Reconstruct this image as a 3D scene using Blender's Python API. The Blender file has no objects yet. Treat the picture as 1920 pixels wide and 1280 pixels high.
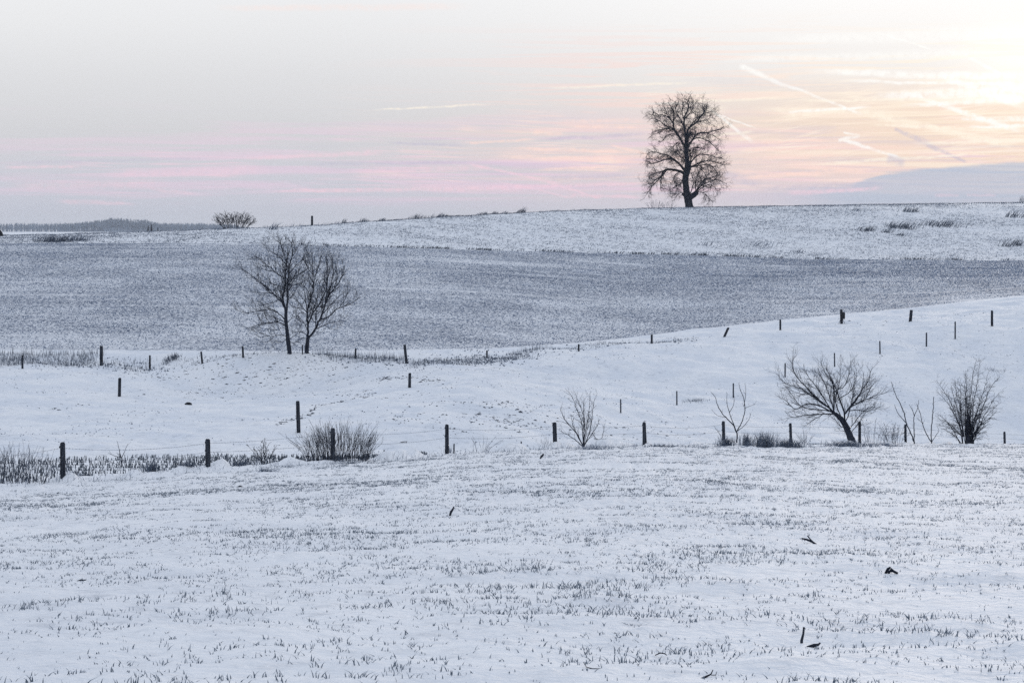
import bpy, math, random
import numpy as np
from mathutils import Vector

# ------------------------------------------------------------------ camera
F = 4000.0                      # focal length in pixels of a 1920 px wide frame
HOR = 430.0                     # eye level row
sc = bpy.context.scene
C = sc.collection
cam_d = bpy.data.cameras.new('camera')
cam = bpy.data.objects.new('camera', cam_d)
C.objects.link(cam)
cam.location = (0, 0, 0)
cam.rotation_euler = (math.radians(90), 0, 0)
cam_d.sensor_width = 36.0
cam_d.lens = 36.0 * F / 1920.0
cam_d.shift_y = -(640.0 - HOR) / 1920.0
cam_d.clip_start = 0.1
cam_d.clip_end = 20000
sc.camera = cam

# ------------------------------------------------------------------ sun + view
SUN_AZ = math.atan((1935 - 960) / F)
SUN_EL = math.atan((HOR - 140) / F)
S = Vector((math.sin(SUN_AZ) * math.cos(SUN_EL), math.cos(SUN_AZ) * math.cos(SUN_EL), math.sin(SUN_EL)))
sun_d = bpy.data.lights.new('sun', 'SUN')
sun_d.energy = 1.05
sun_d.angle = math.radians(10)
sun_d.color = (1.0, 0.86, 0.72)
sun = bpy.data.objects.new('sun', sun_d)
C.objects.link(sun)
sun.rotation_euler = (-S).to_track_quat('-Z', 'Y').to_euler()
sc.view_settings.view_transform = 'Standard'
sc.view_settings.look = 'None'
sc.view_settings.exposure = 0.0
sc.view_settings.gamma = 1.0
sc.view_settings.use_curve_mapping = False
sc.render.engine = 'CYCLES'
sc.cycles.max_bounces = 5
sc.cycles.diffuse_bounces = 3
sc.cycles.glossy_bounces = 1
sc.cycles.transmission_bounces = 1
sc.cycles.transparent_max_bounces = 4
sc.cycles.volume_bounces = 0
sc.render.filter_size = 1.0
sc.cycles.use_denoising = False          # keeps the fine twigs and grass crisp; the rest is film grain
sc.cycles.sampling_pattern = 'BLUE_NOISE'

# ------------------------------------------------------------------ sky
world = bpy.data.worlds.new('World')
sc.world = world
world.use_nodes = True
wt = world.node_tree
wt.nodes.clear()


class NG:
    """small helper to write node trees as expressions"""
    def __init__(self, tree):
        self.t = tree

    def put(self, sock, v):
        if isinstance(v, bpy.types.NodeSocket):
            self.t.links.new(v, sock)
        elif v is not None:
            sock.default_value = v

    def n(self, typ, **kw):
        nd = self.t.nodes.new(typ)
        for k, v in kw.items():
            setattr(nd, k, v)
        return nd

    def m(self, op, a, b=None, c=None, clamp=False):
        nd = self.n('ShaderNodeMath', operation=op, use_clamp=clamp)
        self.put(nd.inputs[0], a)
        self.put(nd.inputs[1], b)
        self.put(nd.inputs[2], c)
        return nd.outputs[0]

    def dot(self, a, b):
        nd = self.n('ShaderNodeVectorMath', operation='DOT_PRODUCT')
        self.put(nd.inputs[0], a)
        self.put(nd.inputs[1], b)
        return nd.outputs['Value']

    def vm(self, op, a, b):
        nd = self.n('ShaderNodeVectorMath', operation=op)
        self.put(nd.inputs[0], a)
        self.put(nd.inputs[1], b)
        return nd.outputs[0]

    def mr(self, v, a, b, c=0.0, d=1.0, smooth=True):
        nd = self.n('ShaderNodeMapRange', interpolation_type='SMOOTHSTEP' if smooth else 'LINEAR')
        self.put(nd.inputs[0], v)
        for i, x in enumerate((a, b, c, d)):
            self.put(nd.inputs[i + 1], x)
        return nd.outputs[0]

    def mix(self, f, a, b, typ='MIX'):
        nd = self.n('ShaderNodeMix', data_type='RGBA', blend_type=typ)
        self.put(nd.inputs[0], f)
        self.put(nd.inputs[6], a)
        self.put(nd.inputs[7], b)
        return nd.outputs[2]

    def noise(self, vec, scale, detail=3.0, rough=0.5, dist=0.0):
        nd = self.n('ShaderNodeTexNoise')
        self.put(nd.inputs['Vector'], vec)
        nd.inputs['Scale'].default_value = scale
        nd.inputs['Detail'].default_value = detail
        nd.inputs['Roughness'].default_value = rough
        nd.inputs['Distortion'].default_value = dist
        return nd.outputs['Fac']

    def ramp(self, f, stops, interp='LINEAR'):
        nd = self.n('ShaderNodeValToRGB')
        cr = nd.color_ramp
        cr.interpolation = interp
        while len(cr.elements) < len(stops):
            cr.elements.new(0.5)
        for e, (p, col) in zip(cr.elements, stops):
            e.position = p
            e.color = col if len(col) == 4 else (*col, 1)
        self.put(nd.inputs[0], f)
        return nd.outputs[0]


def lin(r, g, b):
    f = lambda c: c / 12.92 if c <= 0.04045 else ((c + 0.055) / 1.055) ** 2.4
    return (f(r / 255), f(g / 255), f(b / 255), 1.0)


def sky_ang(px, py):
    az = math.atan((px - 960) / F)
    return math.degrees(az), math.degrees(math.atan((HOR - py) / F * math.cos(az)))


def build_sky():
    g = NG(wt)
    out = g.n('ShaderNodeOutputWorld')
    bg = g.n('ShaderNodeBackground')
    tc = g.n('ShaderNodeTexCoord')
    sep = g.n('ShaderNodeSeparateXYZ')
    wt.links.new(tc.outputs['Generated'], sep.inputs[0])
    x, y, z = sep.outputs
    az = g.m('MULTIPLY', g.m('ARCTAN2', x, y), 57.29578)
    el = g.m('MULTIPLY', g.m('ARCSINE', z), 57.29578)
    cmb = g.n('ShaderNodeCombineXYZ')
    wt.links.new(az, cmb.inputs[0])
    wt.links.new(el, cmb.inputs[1])
    P = cmb.outputs[0]                                  # (azimuth, elevation) in degrees
    # clear air behind the veil
    nish = g.n('ShaderNodeTexSky', sky_type='NISHITA')
    nish.sun_disc = False
    nish.sun_elevation = SUN_EL
    nish.sun_rotation = SUN_AZ
    nish.air_density = 1.0
    nish.dust_density = 1.0
    air = g.mix(1.0, nish.outputs[0], (0.10, 0.10, 0.10, 1), 'MULTIPLY')
    # thin high veil, colour by elevation
    eln = g.m('DIVIDE', g.m('MAXIMUM', el, 0.0), 90.0, clamp=True)
    q = lambda e: math.sqrt(e / 90)
    upper = [(q(15), lin(238, 240, 244)), (q(35), lin(222, 229, 240)), (1.0, lin(196, 208, 230))]
    root = g.m('POWER', eln, 0.5)
    veil = g.ramp(root, [(0.0, lin(201, 206, 218)), (q(0.6), lin(195, 199, 212)), (q(1.5), lin(201, 202, 212)), (q(2.6), lin(207, 208, 212)), (q(4.0), lin(217, 218, 221)),
                         (q(5.4), lin(228, 229, 231)), (q(6.4), lin(233, 234, 236))] + upper)
    veil_sun = g.ramp(root, [(0.0, lin(204, 208, 220)), (q(0.45), lin(207, 208, 220)), (q(0.9), lin(214, 204, 214)), (q(1.6), lin(230, 209, 208)), (q(2.9), lin(231, 217, 209)),
                             (q(4.4), lin(238, 236, 234)), (q(6.2), lin(248, 248, 248))] + upper)
    far = g.m('ABSOLUTE', g.m('SUBTRACT', az, math.degrees(SUN_AZ)))
    col = g.mix(g.mr(far, 1.0, 20.0, 1.0, 0.0), veil, veil_sun)
    col = g.mix(0.01, col, air)
    # angle to the sun, stretched sideways
    sa, se = math.degrees(SUN_AZ), math.degrees(SUN_EL)
    da = g.m('DIVIDE', g.m('SUBTRACT', az, sa), 1.45)
    de = g.m('SUBTRACT', el, se)
    sd = g.m('SQRT', g.m('ADD', g.m('MULTIPLY', da, da), g.m('MULTIPLY', de, de)))
    warm = g.mr(sd, 1.0, 8.5, 1.0, 0.0)
    peach = g.m('MULTIPLY', g.m('MULTIPLY', warm, g.mr(el, 0.9, 2.0)), g.mr(el, 4.4, 2.8))
    col = g.mix(g.m('MULTIPLY', peach, 0.75), col, lin(246, 222, 197))
    plain_col = col                                     # nothing but the veil above the cloud belt
    # streaks of thin cloud near the horizon
    mp = g.n('ShaderNodeMapping')
    mp.inputs['Scale'].default_value = (0.10, 2.6, 1.0)
    mp.inputs['Rotation'].default_value = (0, 0, math.radians(-0.6))
    wt.links.new(P, mp.inputs[0])
    n1 = g.noise(mp.outputs[0], 1.0, 6.0, 0.62, 0.5)
    mp2 = g.n('ShaderNodeMapping')
    mp2.inputs['Scale'].default_value = (0.16, 5.5, 1.0)
    mp2.inputs['Location'].default_value = (7.3, 2.1, 0)
    wt.links.new(P, mp2.inputs[0])
    n2 = g.noise(mp2.outputs[0], 1.0, 5.0, 0.6, 0.8)
    band = g.m('MULTIPLY', g.mr(el, 0.45, 1.1), g.mr(el, 1.9, 3.6, 1.0, 0.0))
    band2 = g.m('MULTIPLY', g.mr(el, 0.6, 1.6), g.mr(el, 4.2, 6.0, 1.0, 0.0))
    gate = g.mr(az, -14.0, 0.0, 0.45, 1.0)
    pink = g.mix(warm, lin(235, 203, 224), lin(254, 222, 203))
    s1 = g.m('MULTIPLY', g.m('MULTIPLY', g.mr(n1, 0.47, 0.60), band), gate)
    col = g.mix(g.m('MULTIPLY', s1, 0.62), col, pink)
    s2 = g.m('MULTIPLY', g.m('MULTIPLY', g.mr(n2, 0.50, 0.60), band2), g.mr(az, -6.0, 7.0, 0.0, 1.0))
    col = g.mix(g.m('MULTIPLY', s2, 0.6), col, g.mix(warm, lin(250, 214, 206), lin(255, 243, 222)))
    d2 = g.m('MULTIPLY', g.m('MULTIPLY', g.mr(n2, 0.47, 0.38), band), g.mr(az, -12.0, 3.0, 0.3, 1.0))
    col = g.mix(g.m('MULTIPLY', d2, 0.35), col, lin(196, 190, 210))
    # fine fibres of high cloud crossing towards the sun
    for rot, sc_, off, e0, e1, a0, amt, cc in ((3.0, (0.10, 3.4), 3.0, 0.8, 4.0, -7.0, 0.55, lin(255, 224, 212)), (-4.5, (0.13, 4.0), 11.0, 1.4, 4.6, -2.0, 0.6, lin(255, 243, 226)),
                                               (-13.0, (0.12, 2.6), 23.0, 1.6, 4.6, 2.0, 0.55, lin(255, 240, 222)), (0.5, (0.08, 5.0), 31.0, 0.5, 3.0, -16.0, 0.5, lin(240, 206, 220))):
        mq = g.n('ShaderNodeMapping')
        mq.inputs['Scale'].default_value = (sc_[0], sc_[1], 1.0)
        mq.inputs['Location'].default_value = (off, off * 0.7, off)
        rt = g.n('ShaderNodeVectorRotate', rotation_type='Z_AXIS')
        rt.inputs['Angle'].default_value = math.radians(rot)
        wt.links.new(P, rt.inputs['Vector'])
        wt.links.new(rt.outputs[0], mq.inputs[0])
        nr_ = g.noise(mq.outputs[0], 1.0, 4.0, 0.55, 0.3)
        line = g.mr(g.m('ABSOLUTE', g.m('SUBTRACT', nr_, 0.5)), 0.0, 0.035, 1.0, 0.0)
        gap = g.mr(g.noise(P, 0.45, 2.0, 0.5), 0.42, 0.62)
        mk = g.m('MULTIPLY', g.m('MULTIPLY', line, gap), g.m('MULTIPLY', g.m('MULTIPLY', g.mr(el, e0, e0 + 0.6), g.mr(el, e1, e1 - 1.2)), g.mr(az, a0, a0 + 8.0)))
        col = g.mix(g.m('MULTIPLY', mk, amt), col, cc)
    # wobble for the vapour trails
    nw = g.m('SUBTRACT', g.noise(P, 1.6, 3.0, 0.6), 0.5)
    ntex = g.mr(g.noise(P, 5.0, 4.0, 0.65), 0.3, 0.6, 0.3, 1.0)

    Pq = [P]

    def trail(ax, ay, bx, by, w0, w1, fade=0.25, fade1=None, wob=0.12):
        A, B = sky_ang(ax, ay), sky_ang(bx, by)
        L = math.hypot(B[0] - A[0], B[1] - A[1])
        ex, ey = (B[0] - A[0]) / L, (B[1] - A[1]) / L
        k = 57.3 / F
        s = g.m('ADD', g.dot(Pq[0], (ex, ey, 0)), -(A[0] * ex + A[1] * ey))
        d = g.m('ADD', g.dot(Pq[0], (-ey, ex, 0)), A[0] * ey - A[1] * ex)
        d = g.m('MULTIPLY_ADD', nw, wob, d)
        w = g.mr(s, 0, L, w0 * k * 1.3, w1 * k * 1.3, False)
        q = g.mr(g.m('DIVIDE', g.m('ABSOLUTE', d), w), 0.15, 1.0, 1.0, 0.0)
        e0 = g.mr(s, 0, L * fade)
        e1 = g.mr(s, L, L * (1 - (fade if fade1 is None else fade1)))
        return g.m('MULTIPLY', q, g.m('MULTIPLY', e0, e1))

    # low grey-blue cloud bank on the sun side
    az0 = sky_ang(1625, 330)[0]
    top = g.mr(az, sky_ang(1590, 0)[0], sky_ang(1670, 0)[0], sky_ang(1590, 345)[1], sky_ang(1670, 320)[1])
    top = g.m('ADD', top, g.mr(az, sky_ang(1670, 0)[0], sky_ang(1960, 0)[0], 0.0, 0.30, False))
    top = g.m('MULTIPLY_ADD', nw, 0.10, top)
    top = g.m('MULTIPLY_ADD', g.m('SUBTRACT', n1, 0.5), g.mr(az, sky_ang(1450, 0)[0], sky_ang(1800, 0)[0], 0.9, 0.25), top)
    bank = g.mr(g.m('SUBTRACT', top, el), -0.03, 0.09)
    bank = g.m('MULTIPLY', bank, g.mr(az, sky_ang(1400, 0)[0], sky_ang(1610, 0)[0]))
    bank = g.m('MULTIPLY', bank, g.mr(el, 0.1, 0.9, 0.55, 1.0))
    col = g.mix(g.m('MULTIPLY', bank, g.mr(n2, 0.35, 0.65, 0.95, 0.72)), col, lin(184, 193, 210))
    PK, PE, YE, WH, LI = lin(244, 208, 220), lin(255, 222, 210), lin(255, 244, 226), lin(255, 254, 250), lin(188, 184, 206)
    trails = [
        (LI, 0.55, [(1000, 263, 1225, 250, 5, 4)]), (LI, 0.5, [(720, 267, 880, 274, 3, 3)]),
        (LI, 0.6, [(1675, 240, 1735, 268, 4, 7), (1725, 264, 1815, 306, 6, 3)]),
        (LI, 0.5, [(1350, 325, 1430, 347, 10, 8)]), (LI, 0.35, [(0, 306, 420, 296, 4, 3)]),
        (LI, 0.45, [(1400, 354, 1680, 345, 5, 8)]),
        (PK, 0.7, [(500, 358, 1000, 352, 3, 7), (900, 352, 1210, 345, 6, 3)]), (PK, 0.6, [(440, 298, 745, 285, 4, 6)]),
        (PK, 0.6, [(0, 315, 160, 312, 3, 3)]), (PK, 0.45, [(100, 376, 260, 384, 6, 3)]), (PK, 0.4, [(270, 352, 380, 366, 4, 3)]),
        (PK, 0.75, [(870, 305, 1060, 347, 3, 3), (990, 330, 1130, 374, 3, 2)]), (PK, 0.5, [(920, 338, 1090, 374, 2, 3)]),
        (PK, 0.75, [(1460, 362, 1665, 353, 6, 4)]), (PK, 0.35, [(1750, 367, 1800, 367, 4, 3), (1810, 366, 1870, 366, 3, 3)]),
        (PE, 0.75, [(950, 278, 1200, 285, 4, 4)]), (PE, 0.75, [(920, 293, 1210, 301, 3, 7)]), (PE, 0.6, [(1380, 300, 1600, 290, 5, 4)]),
        (PE, 0.6, [(990, 246, 1060, 252, 7, 3)]), (PE, 0.75, [(1140, 271, 1225, 293, 3, 4)]), (PE, 0.55, [(1040, 227, 1220, 226, 4, 5)]),
        (PE, 0.7, [(1360, 322, 1570, 330, 5, 3)]), (PE, 0.6, [(1500, 312, 1640, 322, 4, 6)]),
        (YE, 0.7, [(690, 207, 930, 195, 2, 2.5)]), (YE, 0.6, [(1010, 166, 1320, 154, 3, 3)]),
        (YE, 0.8, [(1510, 309, 1870, 286, 4, 3)]), (YE, 0.6, [(1400, 204, 1700, 210, 5, 6)]),
        (YE, 0.9, [(1590, 205, 1925, 279, 8, 8)]), (YE, 0.8, [(1460, 220, 1600, 205, 5, 6)]),
        (WH, 0.85, [(1580, 247, 1614, 256, 2.5, 3), (1614, 254, 1570, 263, 3, 4), (1572, 259, 1690, 297, 5, 3)]),
        (LI, 0.55, [(1660, 296, 1700, 308, 10, 9)]),
        (WH, 0.85, [(1384, 122, 1480, 164, 6, 4), (1440, 147, 1620, 216, 4, 3)]),
        (WH, 0.8, [(1325, 200, 1416, 271, 2.5, 4.5)]), (WH, 0.7, [(1345, 214, 1425, 245, 2, 2)]),
        (WH, 0.9, [(1500, 134, 1960, 146, 6, 10)]), (WH, 0.9, [(1620, 182, 1990, 168, 8, 22)]), (WH, 0.8, [(1680, 199, 1960, 185, 3, 8)]),
        (WH, 0.75, [(1780, 222, 1990, 226, 3, 9)]), (WH, 0.7, [(1740, 134, 1935, 205, 8, 8)]), (WH, 0.6, [(1800, 98, 1880, 142, 3, 4)]),
        (WH, 0.5, [(1330, 112, 1900, 98, 6, 12)]), (WH, 0.5, [(1420, 75, 1990, 60, 8, 20)]),
        (WH, 0.9, [(1690, 172, 1930, 252, 4, 7)]), (WH, 0.9, [(1460, 212, 1640, 200, 3, 3)]), (WH, 0.85, [(1560, 152, 1940, 158, 3, 5)]), (YE, 0.9, [(1480, 190, 1800, 186, 3, 3)]),
        (WH, 0.85, [(1800, 238, 1990, 236, 3, 4)]), (YE, 0.85, [(1620, 232, 1900, 246, 3, 4)]), (PE, 0.85, [(1400, 268, 1560, 262, 3, 3)]), (PE, 0.8, [(1380, 282, 1580, 276, 3, 3)]),
        (YE, 0.8, [(1700, 270, 1960, 262, 3, 5)]), (PE, 0.8, [(1380, 336, 1600, 318, 4, 5)]), (YE, 0.7, [(1270, 190, 1480, 184, 3, 3)]), (PE, 0.7, [(1060, 236, 1215, 240, 3, 3)]),
        (PE, 0.7, [(860, 268, 1010, 262, 3, 3)]), (PK, 0.5, [(640, 322, 930, 314, 5, 7)]), (PK, 0.4, [(180, 328, 520, 318, 8, 12)]), (PK, 0.3, [(0, 350, 330, 344, 8, 12)]),
        (PE, 0.8, [(1000, 318, 1200, 312, 3, 4)]), (PK, 0.7, [(1050, 366, 1210, 370, 4, 4)]), (LI, 0.45, [(560, 308, 900, 304, 5, 5)]), (LI, 0.4, [(1010, 334, 1200, 330, 5, 5)]),
        (WH, 0.7, [(1640, 60, 1760, 96, 2, 3)]), (YE, 0.75, [(1300, 258, 1420, 246, 3, 3)]),
        (PE, 0.3, [(380, 16, 900, 12, 6, 8)]), (LI, 0.12, [(1250, 148, 1700, 170, 14, 10)]),
    ]
    for it, (colr, a, segs) in enumerate(trails):
        if it % 5 == 0:                                 # evaluate the trails in small batches
            nd = g.n('ShaderNodeVectorMath', operation='MULTIPLY_ADD')
            g.put(nd.inputs[0], col)
            g.put(nd.inputs[1], (1e-7, 1e-7, 0.0))
            g.put(nd.inputs[2], P)
            Pq[0] = nd.outputs[0]
        mk = None
        for sgm in segs:
            f0 = 0.10 if len(segs) > 1 else 0.2
            t = trail(*sgm, fade=f0, fade1=None)
            mk = t if mk is None else g.m('MAXIMUM', mk, t)
        col = g.mix(g.m('MULTIPLY', g.m('MULTIPLY', mk, ntex), a * 0.85), col, colr)
    # glow of the veiled sun
    glow = g.m('EXPONENT', g.m('MULTIPLY', g.m('MULTIPLY', sd, sd), -0.75))
    glow2 = g.m('EXPONENT', g.m('MULTIPLY', sd, -0.55))
    gl = g.m('ADD', g.m('MULTIPLY', glow, 0.15), g.m('MULTIPLY', glow2, 0.02))
    add = g.mix(1.0, (1.0, 0.93, 0.77, 1), gl, 'MULTIPLY')
    # streaks and trails all lie low; higher up the cheaper branch is the same sky
    bg2 = g.n('ShaderNodeBackground')
    bg.inputs[1].default_value = bg2.inputs[1].default_value = 1.07
    wt.links.new(g.mix(1.0, col, add, 'ADD'), bg.inputs[0])
    wt.links.new(g.mix(1.0, plain_col, add, 'ADD'), bg2.inputs[0])
    here = g.m('MULTIPLY', g.m('LESS_THAN', el, 7.2), g.m('GREATER_THAN', el, -0.5))
    ms = g.n('ShaderNodeMixShader')
    wt.links.new(here, ms.inputs[0])
    wt.links.new(bg2.outputs[0], ms.inputs[1])
    wt.links.new(bg.outputs[0], ms.inputs[2])
    wt.links.new(ms.outputs[0], out.inputs[0])


build_sky()
world.cycles.sampling_method = 'MANUAL'
world.cycles.sample_map_resolution = 512

# ------------------------------------------------------------------ helpers
rng = np.random.default_rng(11)
random.seed(5)


def tag(o, label=None, cat=None, group=None, kind=None):
    if label:
        o['label'] = label
    if cat:
        o['category'] = cat
    if group:
        o['group'] = group
    if kind:
        o['kind'] = kind
    return o


def empty(name, loc, label=None, cat=None, group=None):
    o = bpy.data.objects.new(name, None)
    o.empty_display_size = 0.2
    o.location = loc
    C.objects.link(o)
    return tag(o, label, cat, group)


def mesh_obj(name, verts, faces, mat, parent=None, smooth=False):
    """verts (n,3) array; faces: (m,3) or (m,4) array, or a list of such arrays"""
    me = bpy.data.meshes.new(name)
    verts = np.asarray(verts, dtype=np.float32)
    fl = faces if isinstance(faces, list) else [faces]
    fl = [np.asarray(f, dtype=np.int32) for f in fl if len(f)]
    me.vertices.add(len(verts))
    me.vertices.foreach_set('co', verts.ravel())
    loops = np.concatenate([f.ravel() for f in fl])
    tot = np.concatenate([np.full(len(f), f.shape[1], np.int32) for f in fl])
    start = np.concatenate([[0], np.cumsum(tot)[:-1]]).astype(np.int32)
    me.loops.add(len(loops))
    me.loops.foreach_set('vertex_index', loops)
    me.polygons.add(len(tot))
    me.polygons.foreach_set('loop_start', start)
    me.polygons.foreach_set('loop_total', tot)
    me.polygons.foreach_set('use_smooth', np.full(len(tot), smooth, dtype=bool))
    me.update(calc_edges=True)
    me.validate()
    if mat:
        me.materials.append(mat)
    o = bpy.data.objects.new(name, me)
    C.objects.link(o)
    if parent:
        o.parent = parent
    return o


def hash2(ix, iy, seed):
    h = (ix.astype(np.int64) * 374761393 + iy.astype(np.int64) * 668265263 + seed * 1442695041) & 0x7fffffff
    h = ((h ^ (h >> 13)) * 1274126177) & 0x7fffffff
    h = h ^ (h >> 16)
    return (h & 0xffff) / 65535.0


def vnoise(x, y, seed=0):
    x = np.asarray(x, float)
    y = np.asarray(y, float)
    ix, iy = np.floor(x), np.floor(y)
    fx, fy = x - ix, y - iy
    fx = fx * fx * fx * (fx * (fx * 6 - 15) + 10)
    fy = fy * fy * fy * (fy * (fy * 6 - 15) + 10)
    a, b = hash2(ix, iy, seed), hash2(ix + 1, iy, seed)
    c, d = hash2(ix, iy + 1, seed), hash2(ix + 1, iy + 1, seed)
    return (a + (b - a) * fx) * (1 - fy) + (c + (d - c) * fx) * fy - 0.5


def fbm(x, y, seed=0, oct=3):
    s, a = 0, 1.0
    for k in range(oct):
        s = s + a * vnoise(x * 2 ** k + 17.3 * k, y * 2 ** k - 9.1 * k, seed + k)
        a *= 0.5
    return s


# ------------------------------------------------------------------ terrain
def rail(*pts):
    return np.array(pts, float)          # (px, depth, row)


R_EDGE = rail((-600, 58, 925), (0, 63, 912), (118, 66, 903), (390, 72, 880), (624, 78, 869), (838, 84, 853), (1041, 90, 841), (1209, 96, 835),
              (1357, 102, 833), (1483, 107, 833), (1612, 112, 833), (1698, 116, 834), (1884, 124, 835), (1920, 126, 835), (2500, 142, 838))
R_STUB = rail((-600, 70, 880), (0, 75, 868), (118, 78, 862), (390, 80, 857), (624, 85, 857), (838, 90, 851), (1041, 96, 843), (1209, 102, 840),
              (1357, 108, 839), (1612, 118, 839), (1920, 132, 841), (2500, 150, 844))
R_FOOT = rail((-600, 90, 826), (0, 92, 822), (224, 95, 825), (400, 95, 830), (560, 96, 836), (768, 99, 842), (1041, 106, 838), (1209, 112, 834), (1500, 118, 835),
              (1920, 136, 837), (2500, 155, 840))
R_VAL = rail((-600, 110, 785), (0, 112, 778), (224, 114, 785), (400, 115, 782), (560, 113, 786), (700, 113, 772), (860, 113, 766), (1041, 119, 776), (1209, 124, 794),
             (1500, 131, 806), (1920, 144, 822), (2500, 162, 828))
R_PAST = rail((-600, 133, 740), (0, 134, 732), (224, 134, 742), (400, 142, 737), (560, 144, 730), (700, 141, 718), (860, 138, 708), (1041, 140, 724), (1209, 145, 728), (1500, 155, 711),
              (1920, 167, 698), (2500, 172, 700))
R_FENCE = rail((-600, 147, 698), (0, 148, 690), (190, 150, 686), (380, 150, 685), (456, 150, 676), (540, 150, 672), (666, 150, 677), (762, 150, 684), (913, 155, 672),
               (1085, 163, 660), (1222, 170, 647), (1360, 178, 633), (1463, 185, 620), (1578, 190, 604), (1707, 190, 605), (1860, 185, 612), (1920, 184, 614), (2500, 180, 620))
R_PLO = rail((-600, 156, 660), (0, 157, 655), (540, 158, 659), (900, 165, 655), (1085, 176, 642), (1222, 186, 628), (1360, 193, 612), (1463, 198, 600), (1578, 204, 589),
             (1707, 209, 577), (1860, 216, 560), (1920, 219, 552), (2500, 240, 520))
R_MID = rail((-600, 215, 545), (0, 215, 540), (540, 214, 543), (900, 220, 545), (1222, 235, 545), (1500, 245, 533), (1920, 255, 517), (2500, 265, 500))
R_TOP = rail((-600, 275, 462), (0, 275, 457), (400, 272, 456), (640, 275, 461), (900, 282, 468), (1280, 290, 478), (1500, 292, 485), (1920, 295, 488), (2500, 300, 488))
R_CREST = rail((-600, 324, 446), (0, 318, 441), (100, 316, 439), (300, 312, 434), (400, 308, 430), (500, 306, 427.5), (640, 312, 419), (800, 325, 409), (960, 345, 400),
               (1100, 365, 394), (1290, 385, 389), (1500, 395, 386), (1700, 400, 383), (1920, 405, 380), (2500, 420, 372))
RAILS = [R_EDGE, R_STUB, R_FOOT, R_VAL, R_PAST, R_FENCE, R_PLO, R_MID, R_TOP, R_CREST]
PXG = np.arange(-700, 2701, 10.0)


def smooth_rail(r):
    d = np.interp(PXG, r[:, 0], r[:, 1])
    yv = np.interp(PXG, r[:, 0], r[:, 2])
    k = np.exp(-0.5 * (np.arange(-9, 10) / 3.5) ** 2)
    k /= k.sum()
    f = lambda v: np.convolve(np.pad(v, 9, mode='edge'), k, 'valid')
    d, yv = f(d), f(yv)
    return d, -(yv - HOR) / F * d


_rails = [smooth_rail(r) for r in RAILS]
_n = len(PXG)
_crest_z = _rails[-1][1]
_back = np.clip((PXG - 380) / 300.0, 0, 1)
KD = [np.full(_n, 0.5), np.full(_n, 14.0), 0.5 * (14 + _rails[0][0])]
KZ = [np.full(_n, -1.72), np.full(_n, -(1284 - HOR) / F * 14)]
KZ.append(0.5 * (KZ[1] + _rails[0][1]) + 0.02)
for d, z in _rails:
    KD.append(d)
    KZ.append(z)
for dd, zl, zr in ((470, -0.95, -1.0), (1500, -2.0, -9.0), (3000, -3.9, -14.0), (5200, -6.6, -20.0), (6000, -8.5, -22.0)):
    KD.append(np.full(_n, float(dd)))
    if dd == 470:
        KZ.append(np.where(_back > 0, (1 - _back) * zl + _back * (_crest_z - 2.0), zl))
    else:
        KZ.append((1 - _back) * zl + _back * zr)
KD, KZ = np.array(KD), np.array(KZ)                 # (rails, px)
NR = len(KD)
I_EDGE, I_STUB, I_FOOT, I_VAL, I_PAST, I_FENCE, I_PLO, I_MID, I_TOP, I_CREST = range(3, 13)


def rails_at(px):
    px = np.clip(px, PXG[0], PXG[-1])
    D = np.stack([np.interp(px, PXG, KD[i]) for i in range(NR)])
    Z = np.stack([np.interp(px, PXG, KZ[i]) for i in range(NR)])
    return D, Z


def base_height(px, d):
    """smooth monotone cubic through the rails, for arrays of px and depth"""
    px, d = np.broadcast_arrays(np.asarray(px, float), np.asarray(d, float))
    sh = px.shape
    px, d = px.ravel(), d.ravel()
    D, Z = rails_at(px)
    h = np.diff(D, axis=0)
    s = np.diff(Z, axis=0) / h
    m = np.zeros_like(D)
    w1, w2 = 2 * h[1:] + h[:-1], h[1:] + 2 * h[:-1]
    ok = s[1:] * s[:-1] > 0
    with np.errstate(divide='ignore', invalid='ignore'):
        hm = (w1 + w2) / (w1 / s[:-1] + w2 / s[1:])
    m[1:-1] = np.where(ok, hm, 0)
    m[0], m[-1] = s[0], s[-1]
    i = np.clip((D <= d).sum(0) - 1, 0, NR - 2)
    j = np.arange(len(px))
    hh = h[i, j]
    t = np.clip((d - D[i, j]) / hh, 0, 1)
    z = ((1 + 2 * t) * (1 - t) ** 2 * Z[i, j] + t * (1 - t) ** 2 * hh * m[i, j]
         + t * t * (3 - 2 * t) * Z[i + 1, j] + t * t * (t - 1) * hh * m[i + 1, j])
    return z.reshape(sh)


def sstep(a, b, x):
    t = np.clip((x - a) / (b - a), 0, 1)
    return t * t * (3 - 2 * t)


def tram(X, Y):
    """signed distance to the tractor track that crosses the crop"""
    return (-X * 0.42 + (Y - 22.3) * 0.907)


def rut(X, Y):
    t = tram(X, Y) + 0.25 * np.sin(X * 0.35)
    return np.exp(-((t - 0.9) / 0.33) ** 2) + np.exp(-((t + 1.0) / 0.36) ** 2)


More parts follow.
